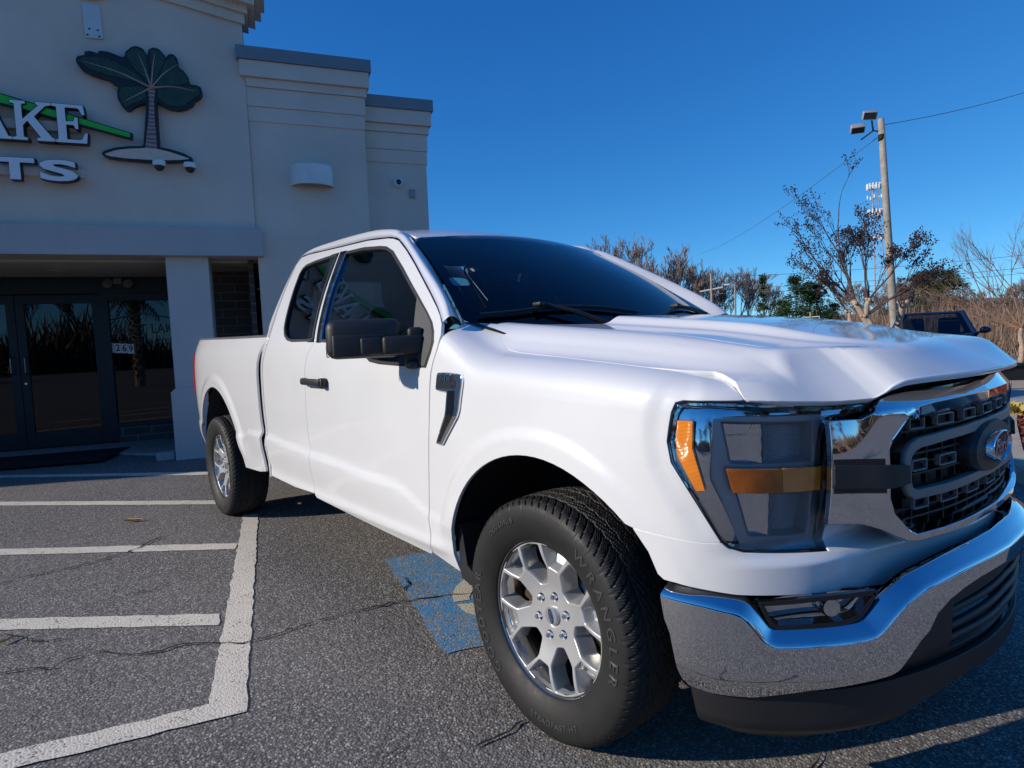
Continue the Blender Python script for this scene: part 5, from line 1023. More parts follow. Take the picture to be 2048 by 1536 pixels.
# ---------------------------------------------------------------- painted lines, cracks, leaves
sheet('parking_line',ragged([(-3.575,-.868),(-3.483,-.784),(-.803,-1.665),(-.937,-1.751)],.006,.05,1),LINE,.0045)
def line(P,i,ext=(0,0),z=.004):
    P=[np.array(q) for q in P]; d=P[0]-P[1]; d/=np.linalg.norm(d); P[0]=P[0]+d*ext[0]; P[3]=P[3]+d*ext[0]; sheet('parking_line',ragged(P,.005,.06,i),LINE,z)
line([(-1.116,-2.329),(-.947,-1.749),(-.81,-1.664),(-1.012,-2.329)],2,(3,0),.0055)
line([(-2.476,-2.327),(-1.752,-1.508),(-1.616,-1.542),(-2.333,-2.327)],3,(2.5,0)); line([(-3.936,-2.325),(-2.848,-1.119),(-2.727,-1.166),(-3.769,-2.325)],4,(2.5,0)); line([(-5.741,-2.322),(-4.201,-.881),(-4.041,-.906),(-5.555,-2.322)],5,(2.5,0)); line([(-7.403,-2.319),(-5.431,-.409),(-5.30,-.497),(-7.248,-2.32)],6,(2,0))
sheet('disabled_bay_marking',ragged([(-1.853,-.569),(-.66,-.93),(-.28,.22),(-1.47,.58)],.008,.06,7),BLUEP,.004)
cx,cy=-.985,-.36; 
def sect_(a0,a1,r0,r1,c=(cx,cy)): return [(c[0]+r1*math.cos(math.radians(a)),c[1]+r1*math.sin(math.radians(a))) for a in np.linspace(a0,a1,14)]+[(c[0]+r0*math.cos(math.radians(a)),c[1]+r0*math.sin(math.radians(a))) for a in np.linspace(a1,a0,14)]
sheet('bay_symbol',[(-1.141,-.571),(-1.21,-.50),(-1.255,-.42),(-1.262,-.36),(-1.201,-.335),(-1.155,-.40),(-1.108,-.468),(-1.047,-.536),(-1.019,-.55),(-1.052,-.625)],SYMB,.0065); sheet('bay_symbol',[(-1.016,-.629),(-.969,-.545),(-.90,-.53),(-.80,-.60),(-.822,-.63),(-.921,-.649)],SYMB,.0065); sheet('bay_symbol',sect_(-30,120,.19,.27,(-.95,-.25)),SYMB,.0065)
CRK=flat('crack_dark',(.012,.011,.010),.95,var=.3,vs=40)
m=MB()
def crack(P,w,seed):
    r=random.Random(seed); Q=dens(np.array(P+[P[-1]]),.035)[:-2] if False else None
    pts=[]
    for a,b in zip(P[:-1],P[1:]):
        a=np.array(a);b=np.array(b); n=max(1,int(np.linalg.norm(b-a)/.03)); d=(b-a)/np.linalg.norm(b-a); nn=np.array([-d[1],d[0]])
        for i in range(n): pts.append(a+(b-a)*i/n+nn*r.uniform(-.012,.012))
    pts.append(np.array(P[-1])); k=len(pts); V=[];F=[]
    for i,p in enumerate(pts):
        d=pts[min(i+1,k-1)]-pts[max(i-1,0)]; d/=np.linalg.norm(d)+1e-9; nn=np.array([-d[1],d[0]]); ww=w*r.uniform(.25,1.2)*(1 if 0<i<k-1 else .2)
        for s in (1,-1): q=p+nn*s*ww/2; V.append((q[0],q[1],.0085))
    for i in range(k-1): F.append((2*i,2*i+1,2*i+3,2*i+2))
    m.add(V,F)
crack([(-3.0,-2.9),(-3.09,-2.326),(-3.122,-2.191),(-3.109,-2.0),(-3.17,-1.695),(-3.412,-1.437)],.014,1); crack([(-1.9,-2.8),(-1.77,-2.328),(-1.764,-2.283),(-1.738,-2.211),(-1.689,-2.165),(-1.731,-2.106),(-1.709,-1.999),(-1.537,-1.856),(-1.518,-1.719),(-1.42,-1.592),(-1.36,-1.549),(-1.327,-1.451),(-1.324,-1.23),(-1.308,-1.042),(-1.258,-.857),(-1.187,-.703),(-1.131,-.578),(-1.053,-.465),(-.8,-.1)],.012,2)
crack([(-1.549,-.639),(-1.493,-.634),(-1.402,-.668),(-1.335,-.73)],.012,3); crack([(-1.698,-2.175),(-1.618,-2.179)],.010,4); crack([(-2.236,-2.327),(-2.209,-2.306),(-1.988,-2.173),(-1.97,-2.101),(-2.011,-2.089)],.011,5); crack([(-.094,-1.193),(-.099,-1.09),(-.1,-.98)],.012,6); crack([(.45,-.95),(.626,-.531),(.632,-.481),(.615,-.427)],.012,7); crack([(-.221,-1.45),(-.264,-1.376),(-.264,-1.341)],.010,8); crack([(-2.377,-1.826),(-2.327,-1.684),(-2.389,-1.6),(-2.391,-1.341)],.008,9)
crack([(.2,-1.7),(.35,-1.3),(.62,-1.05),(.95,-.95),(1.3,-1.02)],.016,10); crack([(.62,-1.05),(.72,-1.3),(.9,-1.5)],.012,11); crack([(.95,-.95),(1.05,-.72),(1.3,-.5)],.012,12)
tag(m.build('pavement_cracks',CRK),kind='structure')
LF=flat('dry_leaf_tan',(.42,.25,.11),.7,var=.25,vs=30)
def leaf(x,y,rz,sz,lab):
    t=thing('dry_leaf',lab,'leaf',(x,y,.004),rz); V=[];F=[]
    for i in range(9):
        u=i/8; w=.28*math.sin(math.pi*u**.8)*(1+.25*math.sin(9*u)); 
        for s in (-1,0,1): V.append(((u-.5)*sz,s*w*sz*.5,.006+.22*sz*abs(s)*w*2+.10*sz*(u-.4)**2*4*.5))
    for i in range(8):
        for j in range(2): F.append((i*3+j,i*3+j+1,i*3+4+j,i*3+3+j))
    o=mk('leaf_blade',V,F,LF,t,local=True,smooth=True); m2=MB(); m2.tube([(sz*.5,0,.012),(sz*.85,sz*.1,.01)],.0015,5); m2.build('leaf_stalk',LF,t,local=True)
leaf(-4.01,-1.54,.9,.15,'curled tan leaf lying on the asphalt near the rear wheel'); leaf(-2.13,-2.30,2.2,.08,'small brown leaf beside a crack between the white lines')
# ---------------------------------------------------------------- trees
BARK=flat('grey_brown_bark',(.22,.17,.14),.9,var=.25,vs=3); TWIG=flat('twig_brown',(.24,.17,.135),.9,var=.25,vs=.6); PALEB=flat('peeling_bark',(.42,.30,.21),.8,var=.3,vs=7); SEED=flat('seed_pod',(.055,.03,.028),.8)
def grow(r,h,seed,spread=.5,levels=5,kids=(3,4),r0=.16,up=.25,trunk=.35,first=None):
    R=random.Random(seed); T=MB(); B=MB(); tips=[]
    def br(p,d,L,rad,lv):
        n=4 if lv<2 else 3; pts=[p]; q=Vector(p); dd=Vector(d)
        for i in range(n):
            dd=(dd+Vector((R.uniform(-1,1),R.uniform(-1,1),R.uniform(-.5,.8)))*.13+Vector((0,0,up*.12))).normalized(); q=q+dd*L/n; pts.append(q.copy())
        rr=[rad*(1-.5*i/n) for i in range(n+1)]; (T if lv==0 else B).tube(pts,rr,6 if lv==0 else (4 if lv<3 else 3),cap=False)
        if lv>=levels: tips.append((pts[-1],dd)); return
        k=R.randint(*kids)+(1 if lv==0 else 0)
        for j in range(k):
            f=R.uniform(.45,1) if j<k-1 else 1.0; i=min(n-1,int(f*n)); b=pts[i].lerp(pts[i+1],min(1,f*n-i))
            ax=Vector((R.uniform(-1,1),R.uniform(-1,1),R.uniform(-.2,.2))); ax=(ax-dd*ax.dot(dd)).normalized(); a=R.uniform(.25,1)*spread*1.3; nd=(dd*math.cos(a)+ax*math.sin(a)).normalized(); br(b,nd,L*R.uniform(.55,.78),max(.022 if first is None else 0,rr[i]*R.uniform(.55,.74)),lv+1)
    br(Vector((0,0,0)),(R.uniform(-.05,.05),R.uniform(-.05,.05),1),h*trunk,r0,0); return T,B,tips
def scale_to(MBs,h):
    z=max(v[2] for b in MBs for v in b.v); k=h/z
    for b in MBs: b.v=[(v[0]*k,v[1]*k,v[2]*k) for v in b.v]
def tree_from(name,label,cat,loc,T,B,mt,mb,group=None,rz=0):
    t=thing(name,label,cat,loc,rz,group); T.build('trunk',mt,t,local=True,smooth=True); B.build('crown',mb,t,local=True,smooth=True); return t
protos=[]
cpt=Vector((1.438,-2.236,0))
def pos(px,D,z=-1.3):    # heading of a view column, distance -> ground point
    u=(px-1024)/1251.76; d=_f+_r*u; d=Vector((d.x,d.y,0)).normalized(); q=cpt+d*D; return (q.x,q.y,z)
for sd,(sp,lv,tr) in enumerate(((.42,6,.34),(.36,6,.40),(.55,6,.28))):
    T,B,_=grow(0,10,31+sd,sp,lv,(2,4),.17,.5,tr); scale_to((T,B),10); protos.append((T,B))
PT=[]
TRL=['tall','leafless','slender','spreading','grey','bare','wispy','broad']
def bare(i,px,D,h,v,z=-1.3,first=[None,None,None]):
    lab='leafless brown tree in the distant treeline behind the parking lot'
    if first[v] is None:
        T,B=protos[v]; t=tree_from('bare_tree',lab,'tree',pos(px,D,z),T,B,BARK,TWIG,'bare trees along the far edge'); first[v]=t
    else:
        t=copy_tree(first[v]); t.location=pos(px,D,z)
    t.scale=(h/10*(.85+.3*rnd.random()),)*2+(h/10,); t.rotation_euler=(0,0,rnd.uniform(0,6.28)); return t
specs=[(1190,86,14.5,0),(1218,80,15,1),(1262,88,13,2),(1283,80,15.2,0),(1305,92,13,1),(1345,86,12.5,2),(1368,82,13.6,0),(1398,86,12,1),(1412,92,11.5,2),(1448,95,9.5,0),(1484,90,11,1),(1500,88,10.6,1),(1520,96,10.2,2),(1553,98,9,0),(1700,95,8.5,1),(1735,90,8,2),(1775,98,9.2,0),(1800,92,8.2,1),(1830,100,8,2),(1120,92,13,0),(1080,95,12.5,1),(1035,90,13,2),(985,95,12,0),(930,92,12,1),(870,96,12,2),(1150,100,13.5,2),(1240,104,14,1),(1325,106,12.5,0),(1430,108,10.5,1),(1860,96,6.6,0),(1890,92,6.8,1),(1925,96,6.6,2),(1960,90,6.4,0),(1995,95,6.8,1),(2035,92,7.2,2),(2075,95,7,0),(2120,92,8,1),(2170,90,8,2)]
for i,(px,D,h,v) in enumerate(specs): bare(i,px,D,h,v)
for i in range(34):
    a=math.radians(rnd.uniform(-150,35)); D=rnd.uniform(42,60); c=copy_tree(PTS[i%3] if False else [q for q in bpy.data.objects if q.name.startswith('bare_tree')][i%3]); c.location=(D*math.cos(a),D*math.sin(a)-2,0); h=rnd.uniform(9,14); c.scale=(h/10*1.1,h/10*1.1,h/10); c.rotation_euler=(0,0,rnd.uniform(0,6)); c['label']='leafless brown tree in the treeline behind the camera across the lot'; c['group']='bare trees across the lot'
# evergreens
def mat_needles(name,a,b_):
    b=NB(name); c=b.coord(); nz=b.noise(c,1.6,4); ge=b.n('ShaderNodeNewGeometry'); k=b.mix(ge.outputs['Random Per Island'],a,b_); k=b.mix(b.ramp(nz.outputs[0],[(.4,(0,0,0)),(.65,(.5,.5,.5))]),k,tuple(x*1.4 for x in b_)); b.pbr(k,.7,spec=.2); return b.done()
NEED=mat_needles('pine_needles',(.018,.040,.014),(.055,.090,.028)); NEED2=mat_needles('cedar_green',(.025,.05,.02),(.06,.10,.04))
def evergreen(seed,h,w,shape,n):
    R=random.Random(seed); T=MB(); T.tube([(0,0,0),(.1,0,h*.5),(0,.05,h*.97)],[.018*h,.012*h,.003*h],6); B=MB(); cl=[]
    for i in range(46):
        f=R.uniform(.18,1)**.8; rr=w*shape(f)*R.uniform(.35,1); a=R.uniform(0,6.28); cl.append((Vector((rr*math.cos(a),rr*math.sin(a),f*h)),R.uniform(.10,.22)*w))
    V=[];F=[]
    for i in range(n):
        c,s=R.choice(cl); d=Vector((R.gauss(0,1),R.gauss(0,1),R.gauss(0,.7)))*s*.75; p=c+d; L=R.uniform(.10,.22)*h/7; dr=Vector((d.x,d.y,abs(d.z)*.3+R.uniform(-.2,.3)*s)).normalized(); sd=dr.cross(Vector((R.uniform(-1,1),R.uniform(-1,1),R.uniform(-1,1)))).normalized()*L*.28; k=len(V); V+=[p-sd,p+dr*L,p+sd,p-dr*L*.4]; F.append((k,k+1,k+2,k+3))
    B.add(V,F); return T,B
pin=lambda f: (1-f)**.55*min(1,(f-.12)*4) if f>.12 else .3
ced=lambda f: max(.05,1-f)
T,B=evergreen(5,8,2.6,pin,5200); pt=tree_from('pine_tree','dark green pine tree left of the leaning berry tree','pine tree',pos(1592,76),T,B,BARK,NEED,'dark pines in the treeline')
for px,D,h,lab in ((1635,78,7.2,'dark green pine tree right behind the berry tree branches'),(1565,80,5.6,'shorter dark pine at the left edge of the pine clump'),(1668,80,5.0,'low dark pine at the right end of the pine clump'),(1620,82,7.6,'pine tree standing behind the others in the pine clump')):
    c=copy_tree(pt); c.location=pos(px,D); c.scale=(h/8*1.05,h/8*1.05,h/8); c.rotation_euler=(0,0,rnd.uniform(0,6)); c['label']=lab
T,B=evergreen(8,8,1.1,ced,2600); ct=tree_from('cedar_tree','slim pointed cedar rising between the bare trees and the pines','cedar tree',pos(1527,80),T,B,BARK,NEED2); ct.scale=(1,1,1.12)
c=copy_tree(ct); c.location=pos(1412,62); c.scale=(1.6,1.6,.58); c['label']='small bushy green cedar behind the crossarm pole'
for px,D,h,k in ((1838,112,10.6,1),(1868,115,11,1),(1895,112,10.8,1),(1800,118,9.4,1),(1852,120,10.6,1)):
    c=copy_tree(pt); c.location=pos(px,D); c.scale=(h/8*1.2,h/8*1.2,h/8*.9); c.rotation_euler=(0,0,rnd.uniform(0,6)); c['label']='green pine crown on the low rise behind the blue car'; c['group']='pines on the low rise'
# brush: the brown undergrowth that reads as one mass
BR=flat('brush_brown',(.24,.16,.11),.95,var=.3,vs=.4); V=[];F=[]; R=random.Random(3)
for i in range(52000):
    px=R.uniform(700,2350); D=R.uniform(56,112); x,y,_=pos(px,D); g=1.0 if px>1650 else .62; hh=R.uniform(.8,2.8)*g*(1+ (D-56)/70*1.5)*(.7+.5*math.sin(px*.013+D*.1)**2); w=R.uniform(.02,.055); a=R.uniform(0,3.14); lx,ly=R.gauss(0,.35)*hh*.6,R.gauss(0,.35)*hh*.6; zb=-1.4+(R.uniform(0,.6)*hh if R.random()<.5 else 0); k=len(V)
    V+=[(x-w*math.cos(a),y-w*math.sin(a),zb),(x+w*math.cos(a),y+w*math.sin(a),zb),(x+lx,y+ly,zb+hh*.8)]; F.append((k,k+1,k+2))
for i in range(16000):
    a=math.radians(R.uniform(-155,40)); D=R.uniform(44,62); x,y=D*math.cos(a),D*math.sin(a)-2; hh=R.uniform(1.5,5.0)*(.7+.3*math.sin(a*17)); w=R.uniform(.10,.25); an=R.uniform(0,3.14); k=len(V); zb=R.uniform(-.2,.4)*hh
    V+=[(x-w*math.cos(an),y-w*math.sin(an),zb),(x+w*math.cos(an),y+w*math.sin(an),zb),(x+R.gauss(0,.3)*hh,y+R.gauss(0,.3)*hh,zb+hh)]; F.append((k,k+1,k+2))
tag(mk('brush',V,F,BR),'brown leafless undergrowth massed along the far edge of the lot','undergrowth',kind='stuff')
# woodland floor and a low wooded rise behind everything
WF_=flat('leaf_litter',(.25,.175,.12),.95,var=.3,vs=.15); xs=np.linspace(-420,420,43); ys=np.linspace(0,1,12); V=[];F=[]
for i,px in enumerate(np.linspace(-900,3200,60)):
    for j,D in enumerate((66,74,84,100,125,150,200,300)): x,y,_=pos(px,D); z=-1.25+5.6*ss(78,125,D)*(0.35+.65*ss(1500,1850,px))+.5*math.sin(px*.02); V.append((x,y,z if j>0 else -1.32))
for i in range(59):
    for j in range(7): F.append((i*8+j,(i+1)*8+j,(i+1)*8+j+1,i*8+j+1))
tag(mk('woodland_floor',V,F,WF_,smooth=True),kind='structure')
GC=mat_needles('ground_cover_green',(.06,.10,.02),(.16,.20,.05)); V=[];F=[]
for i in range(9000):
    px=R.uniform(1930,2400); D=R.uniform(62,66); x,y,_=pos(px,D); p=Vector((x,y,-1.25+R.uniform(0,.42))); k=len(V); a=Vector((R.uniform(-1,1),R.uniform(-1,1),R.uniform(-1,1)))*.13; b_=Vector((R.uniform(-1,1),R.uniform(-1,1),R.uniform(-1,1)))*.13; V+=[p-a,p+b_,p+a]; F.append((k,k+1,k+2))
tag(mk('ground_cover',V,F,GC),'low green ground cover strip beyond the lower parking lot','ground cover',kind='stuff')
# the crape myrtle with seed heads
def myrtle(name,label,loc,limbs,seed,height,L0,lv,mb,seeds,spread=.45,kn=True):
    R=random.Random(seed); t=thing(name,label,'tree',loc); T=MB(); B=MB(); SD=MB(); tips=[]
    def br(p,d,L,rad,l):
        n=4; pts=[Vector(p)]; q=Vector(p); dd=Vector(d).normalized()
        for i in range(n): dd=(dd+Vector((R.uniform(-1,1),R.uniform(-1,1),R.uniform(-.7,.9)))*.12).normalized(); q=q+dd*L/n; pts.append(q.copy())
        B.tube(pts,[rad*(1-.55*i/n) for i in range(n+1)],5 if l<2 else 3,cap=False)
        if l>=lv: tips.append((pts[-1],dd)); tips.append((pts[-2],dd)); return
        for j in range(R.randint(2,3)):
            f=R.uniform(.35,1) if j else 1; i=min(n-1,int(f*n)); ax=Vector((R.uniform(-1,1),R.uniform(-1,1),R.uniform(-.5,.5))); ax=(ax-dd*ax.dot(dd)).normalized(); a=R.uniform(.3,1)*spread; br(pts[i+1] if f>.9 else pts[i],dd*math.cos(a)+ax*math.sin(a),L*R.uniform(.55,.8),max(.0035,rad*.62),l+1)
    for pts,r,shoots in limbs:
        q=smooth_open(pts,4); k=len(q); T.tube(q,[r*(1-.3*i/k)*(1+.14*math.sin(i*2.1)) for i in range(k)],9)
        e=Vector(q[-1]); 
        if kn:
            for j in range(7): 
                c=e+Vector((R.uniform(-1,1),R.uniform(-1,1),R.uniform(-.9,.5)))*r*.9; T.lathe([(0,-r*.6),(r*.5,-r*.3),(r*.6,0),(r*.45,r*.35),(0,r*.55)],Matrix.Translation(c),7)
        for d,L in shoots: br(e-Vector((0,0,.02)),d,L*L0,r*.36,0)
    T.build('trunk',PALEB,t,local=True,smooth=True); B.build('crown',mb,t,local=True,smooth=True)
    if seeds:
        for p,d in tips:
            for j in range(R.randint(1,seeds)):
                c=p+Vector((R.gauss(0,1),R.gauss(0,1),R.gauss(0,1)))*.035; s=R.uniform(.010,.018); SD.add([c+Vector(q)*s for q in ((1,0,0),(-1,0,0),(0,1,0),(0,-1,0),(0,0,1.2),(0,0,-1.2))],[(0,2,4),(2,1,4),(1,3,4),(3,0,4),(2,0,5),(1,2,5),(3,1,5),(0,3,5)])
        SD.build('seed_heads',SEED,t,local=True)
    return t
ex=Vector((.957,.29,0))     # across the view
def X(a,z,b=0): v=ex*a+Vector((-.29,.957,0))*b; return (v.x,v.y,z)
myrtle('crape_myrtle','leafless berry hung tree with pale pruned trunks beyond the truck hood',(-3.62,10.83,0),[([X(.22,0),X(.16,.7),X(.02,1.25),X(-.20,1.72)],.075,[(X(-.55,1.0,.1),1.0),(X(-.30,1.3,-.2),1.2),(X(-1.0,.50,.1),.90),(X(-.1,1.0,.25),.75)]),([X(.10,0),X(.02,.8),X(-.02,1.3),X(.03,1.75)],.06,[(X(.12,1.1,.2),.75),(X(.6,.7,-.1),.75),(X(-.25,1.2,-.2),.9)]),([X(.30,0),X(.25,.7),X(.12,1.15),X(-.02,1.45)],.065,[(X(1.0,.45,.1),.80),(X(.6,.7,.1),.6)]),([X(-.35,0),X(-.36,.7),X(-.28,1.2),X(-.30,1.52)],.05,[(X(-.5,1,.1),.55)])],11,4.4,.80,5,flat('myrtle_twig',(.10,.062,.05),.85,var=.2,vs=4),3)
myrtle('pruned_stump','short knuckled pale pruned trunk between the utility pole and blue car','tree' and (-3.40,11.96,0),[([X(-.08,0),X(-.07,.8),X(-.04,1.3),X(.02,1.66)],.085,[])],5,1.8,1,1,TWIG,0)
myrtle('vase_tree','wide vase shaped bare tree with orange brown twigs at the right edge',(*pos(2041,46)[:2],-1.3),[([(0,0,0),(.05,0,.9),(-.05,.05,1.5),(0,0,2.0)],.15,[((-1,.1,.55),1.3),((-.8,-.4,.9),1.3),((-.3,.3,1),1.3),((.3,-.2,1),1.3),((.9,.2,.7),1.3),((-.95,.0,.22),1.25),((.2,.5,1),1.2),((-.6,.4,.75),1.3)])],21,6.3,1.9,5,flat('vase_twig',(.24,.135,.08),.85,var=.25,vs=2),0,.42,False)
R2=random.Random(4); t=thing('palm_tree','palm tree with rough trunk across the lot, reflected in the entrance glass','palm tree',(7.5,-9.5,0)); m=MB(); m.tube([(0,0,0),(.05,0,1.5),(.0,.05,3.6)],[.19,.15,.14],10)
for i in range(90): a=i*2.4; z=.3+3.2*i/90; m.box((.16*math.cos(a),.16*math.sin(a),z),(.10,.07,.13),.0,Matrix.Rotation(a,4,'Z')@Matrix.Rotation(.5,4,'Y'))
m.build('trunk',PALEB,t,local=True); m=MB()
for i in range(34):
    a=R2.uniform(0,6.28); e=R2.uniform(-.5,1.2); L=R2.uniform(1.0,1.5); q=[Vector((0,0,3.6))]; d=Vector((math.cos(a)*math.cos(e),math.sin(a)*math.cos(e),math.sin(e)))
    for k in range(8): d=(d+Vector((0,0,-.13))).normalized(); q.append(q[-1]+d*L/8)
    for k in range(1,9):
        s_=Vector((-math.sin(a),math.cos(a),0))
        for sg in (1,-1): p_=q[k]; tp=p_+s_*sg*.30*(1-.06*k)+d*.18-Vector((0,0,.12)); m.add([p_-d*.03,p_+d*.05,tp],[(0,1,2)])
m.build('crown',NEED2,t,local=True)
# ---------------------------------------------------------------- poles and wires
POLE=flat('weathered_pole',(.33,.29,.235),.85,var=.25,vs=5,bump=.4,bs=60); FIX=flat('fixture_metal',(.42,.43,.44),.45,.4); WIRE=flat('wire_grey',(.12,.13,.15),.6)
t=thing('utility_pole','tall leaning wooden utility pole carrying two floodlights','utility pole',(-6.43,20.44,0)); m=MB(); pp=[(0,0,-.2),(-.04,-.01,.92),(-.24,-.09,4.46),(-.42,-.15,7.85)]; m.tube(pp,[.125,.12,.108,.092],14); m.build('pole_shaft',POLE,t,local=True,smooth=True)
m=MB(); m.tube([(-.42,-.15,7.45),(-.62,-.22,7.52),(-.95,-.34,7.30)],.025,8); m.tube([(-.62,-.22,7.50),(-.66,-.24,7.85)],.03,8); m.tube([(-.40,-.15,7.15),(-.40,-.15,7.35)],.10,10); m.build('lamp_bracket',DARK,t,local=True,smooth=True)
for c,rot in (((-.70,-.30,8.02),(.5,.1,.55)),((-1.02,-.42,7.66),(.85,.0,.55))):
    Mx=Matrix.Rotation(rot[2],4,'Z')@Matrix.Rotation(rot[0],4,'X')@Matrix.Rotation(rot[1],4,'Y'); m=MB(); m.box(c,(.42,.20,.26),.03,Mx); m.box(tuple(Vector(c)+Mx@Vector((0,.10,.02))),(.30,.10,.18),.03,Mx); hd=m.build('floodlight',FIX,t,local=True,sharp=40); m=MB(); m.box(tuple(Vector(c)+Mx@Vector((0,-.104,0))),(.36,.012,.20),.004,Mx); m.build('floodlight_glass',GLOSSBLK,hd,local=True)
def wire(name,lab,pts,r,sag=0):
    a,b_=Vector(pts[0]),Vector(pts[1]); q=[a.lerp(b_,i/30)-Vector((0,0,sag*4*(i/30)*(1-i/30))) for i in range(31)]; m=MB(); m.tube(q,r,5); tag(m.build(name,WIRE,None,smooth=True),lab,'wire')
wire('overhead_wire','overhead wire sloping from the floodlight pole down to the left treeline',((-6.85,20.29,7.35),(-37.7,55.8,9.4)),.012,.55); wire('overhead_wire','overhead wire rising from the floodlight pole towards the upper right',((-6.85,20.29,7.65),(-4.2,28.6,9.85)),.011,.12)
t=thing('crossarm_pole','distant wooden pole with a white crossarm left of the street lamp','utility pole',pos(1428,60)); m=MB(); m.tube([(0,0,0),(-.1,0,7.75)],[.15,.11],8); m.build('pole_shaft',POLE,t,local=True); e=Vector((ex.x,ex.y,0)); m=MB(); m.tube([(-.1-1.05*ex.x,-1.05*ex.y,6.2),(-.1+1.05*ex.x,1.05*ex.y,6.45)],.075,6); m.build('crossarm',flat('crossarm_pale',(.5,.48,.44),.8),t,local=True)
t=thing('street_lamp','thin grey street lamp post beside the crossarm pole','street lamp',pos(1473,55)); m=MB(); m.tube([(0,0,0),(0,0,6.3)],[.09,.07],8); m.tube([(0,0,6.2),(-.5*ex.x,-.5*ex.y,6.35)],.04,6); m.build('lamp_post',POLE,t,local=True); m=MB(); m.box((-.62*ex.x,-.62*ex.y,6.33),(.5,.22,.16),.04,Matrix.Rotation(.29,4,'Z')); m.build('lamp_head',FIX,t,local=True)
t=thing('double_crossarm_pole','far small pole with two pale crossarms before the pines','utility pole',pos(1622,70)); m=MB(); m.tube([(0,0,0),(0,0,4.05)],[.12,.10],8); m.build('pole_shaft',flat('pole_orange',(.42,.28,.12),.8),t,local=True)
for z,w in ((3.55,.85),(2.75,1.0)): m=MB(); m.tube([(-w*ex.x,-w*ex.y,z),(w*ex.x,w*ex.y,z+.03)],.06,6); m.build('crossarm',flat('crossarm_pale2',(.55,.52,.48),.8),t,local=True)
A=Vector(pos(1428,60)); 
for dz,k in ((6.35,0),(7.4,1),(5.9,2)): b_=Vector(pos(2400,75)); wire('distribution_wire',['lowest thin line','uppermost thin line','middle thin line'][[1,1,0][k]*0+[2,1,0][k]]+' crossing behind the crape myrtle from the crossarm pole',((A.x,A.y,A.z+dz),(b_.x,b_.y,b_.z+dz+1.3)),.018,.5)
# cell tower
t=thing('cell_tower','tall thin lattice phone mast with white antenna rings far behind','cell tower',(-91.0,249.3,-2)); m=MB(); hT=54.5
def leg(k,z): a=2*math.pi*k/3+.4; r=2.9-1.9*z/hT; return Vector((r*math.cos(a)-2.1*z/hT,r*math.sin(a)-.7*z/hT,z))
for k in range(3):
    m.tube([leg(k,0),leg(k,hT)],.16,6)
    for i in range(18):
        z=i*hT/18; m.tube([leg(k,z),leg((k+1)%3,z+hT/18)],.06,4); m.tube([leg(k,z),leg((k+1)%3,z)],.06,4)
m.build('lattice',flat('galvanised',(.33,.30,.30),.6,.4),t,local=True)
for z,n_ in ((hT-1.2,14),(hT-5,5),(hT-10.5,12),(hT-19.5,12)):
    m=MB()
    for i in range(n_): a=2*math.pi*i/n_; m.box((2.3*math.cos(a)-2.1*z/hT,2.3*math.sin(a)-.7*z/hT,z),(.4,.4,2.0 if n_>6 else 1.2))
    m.build('antenna_ring',flat('antenna_white',(.68,.68,.70),.6),t,local=True)
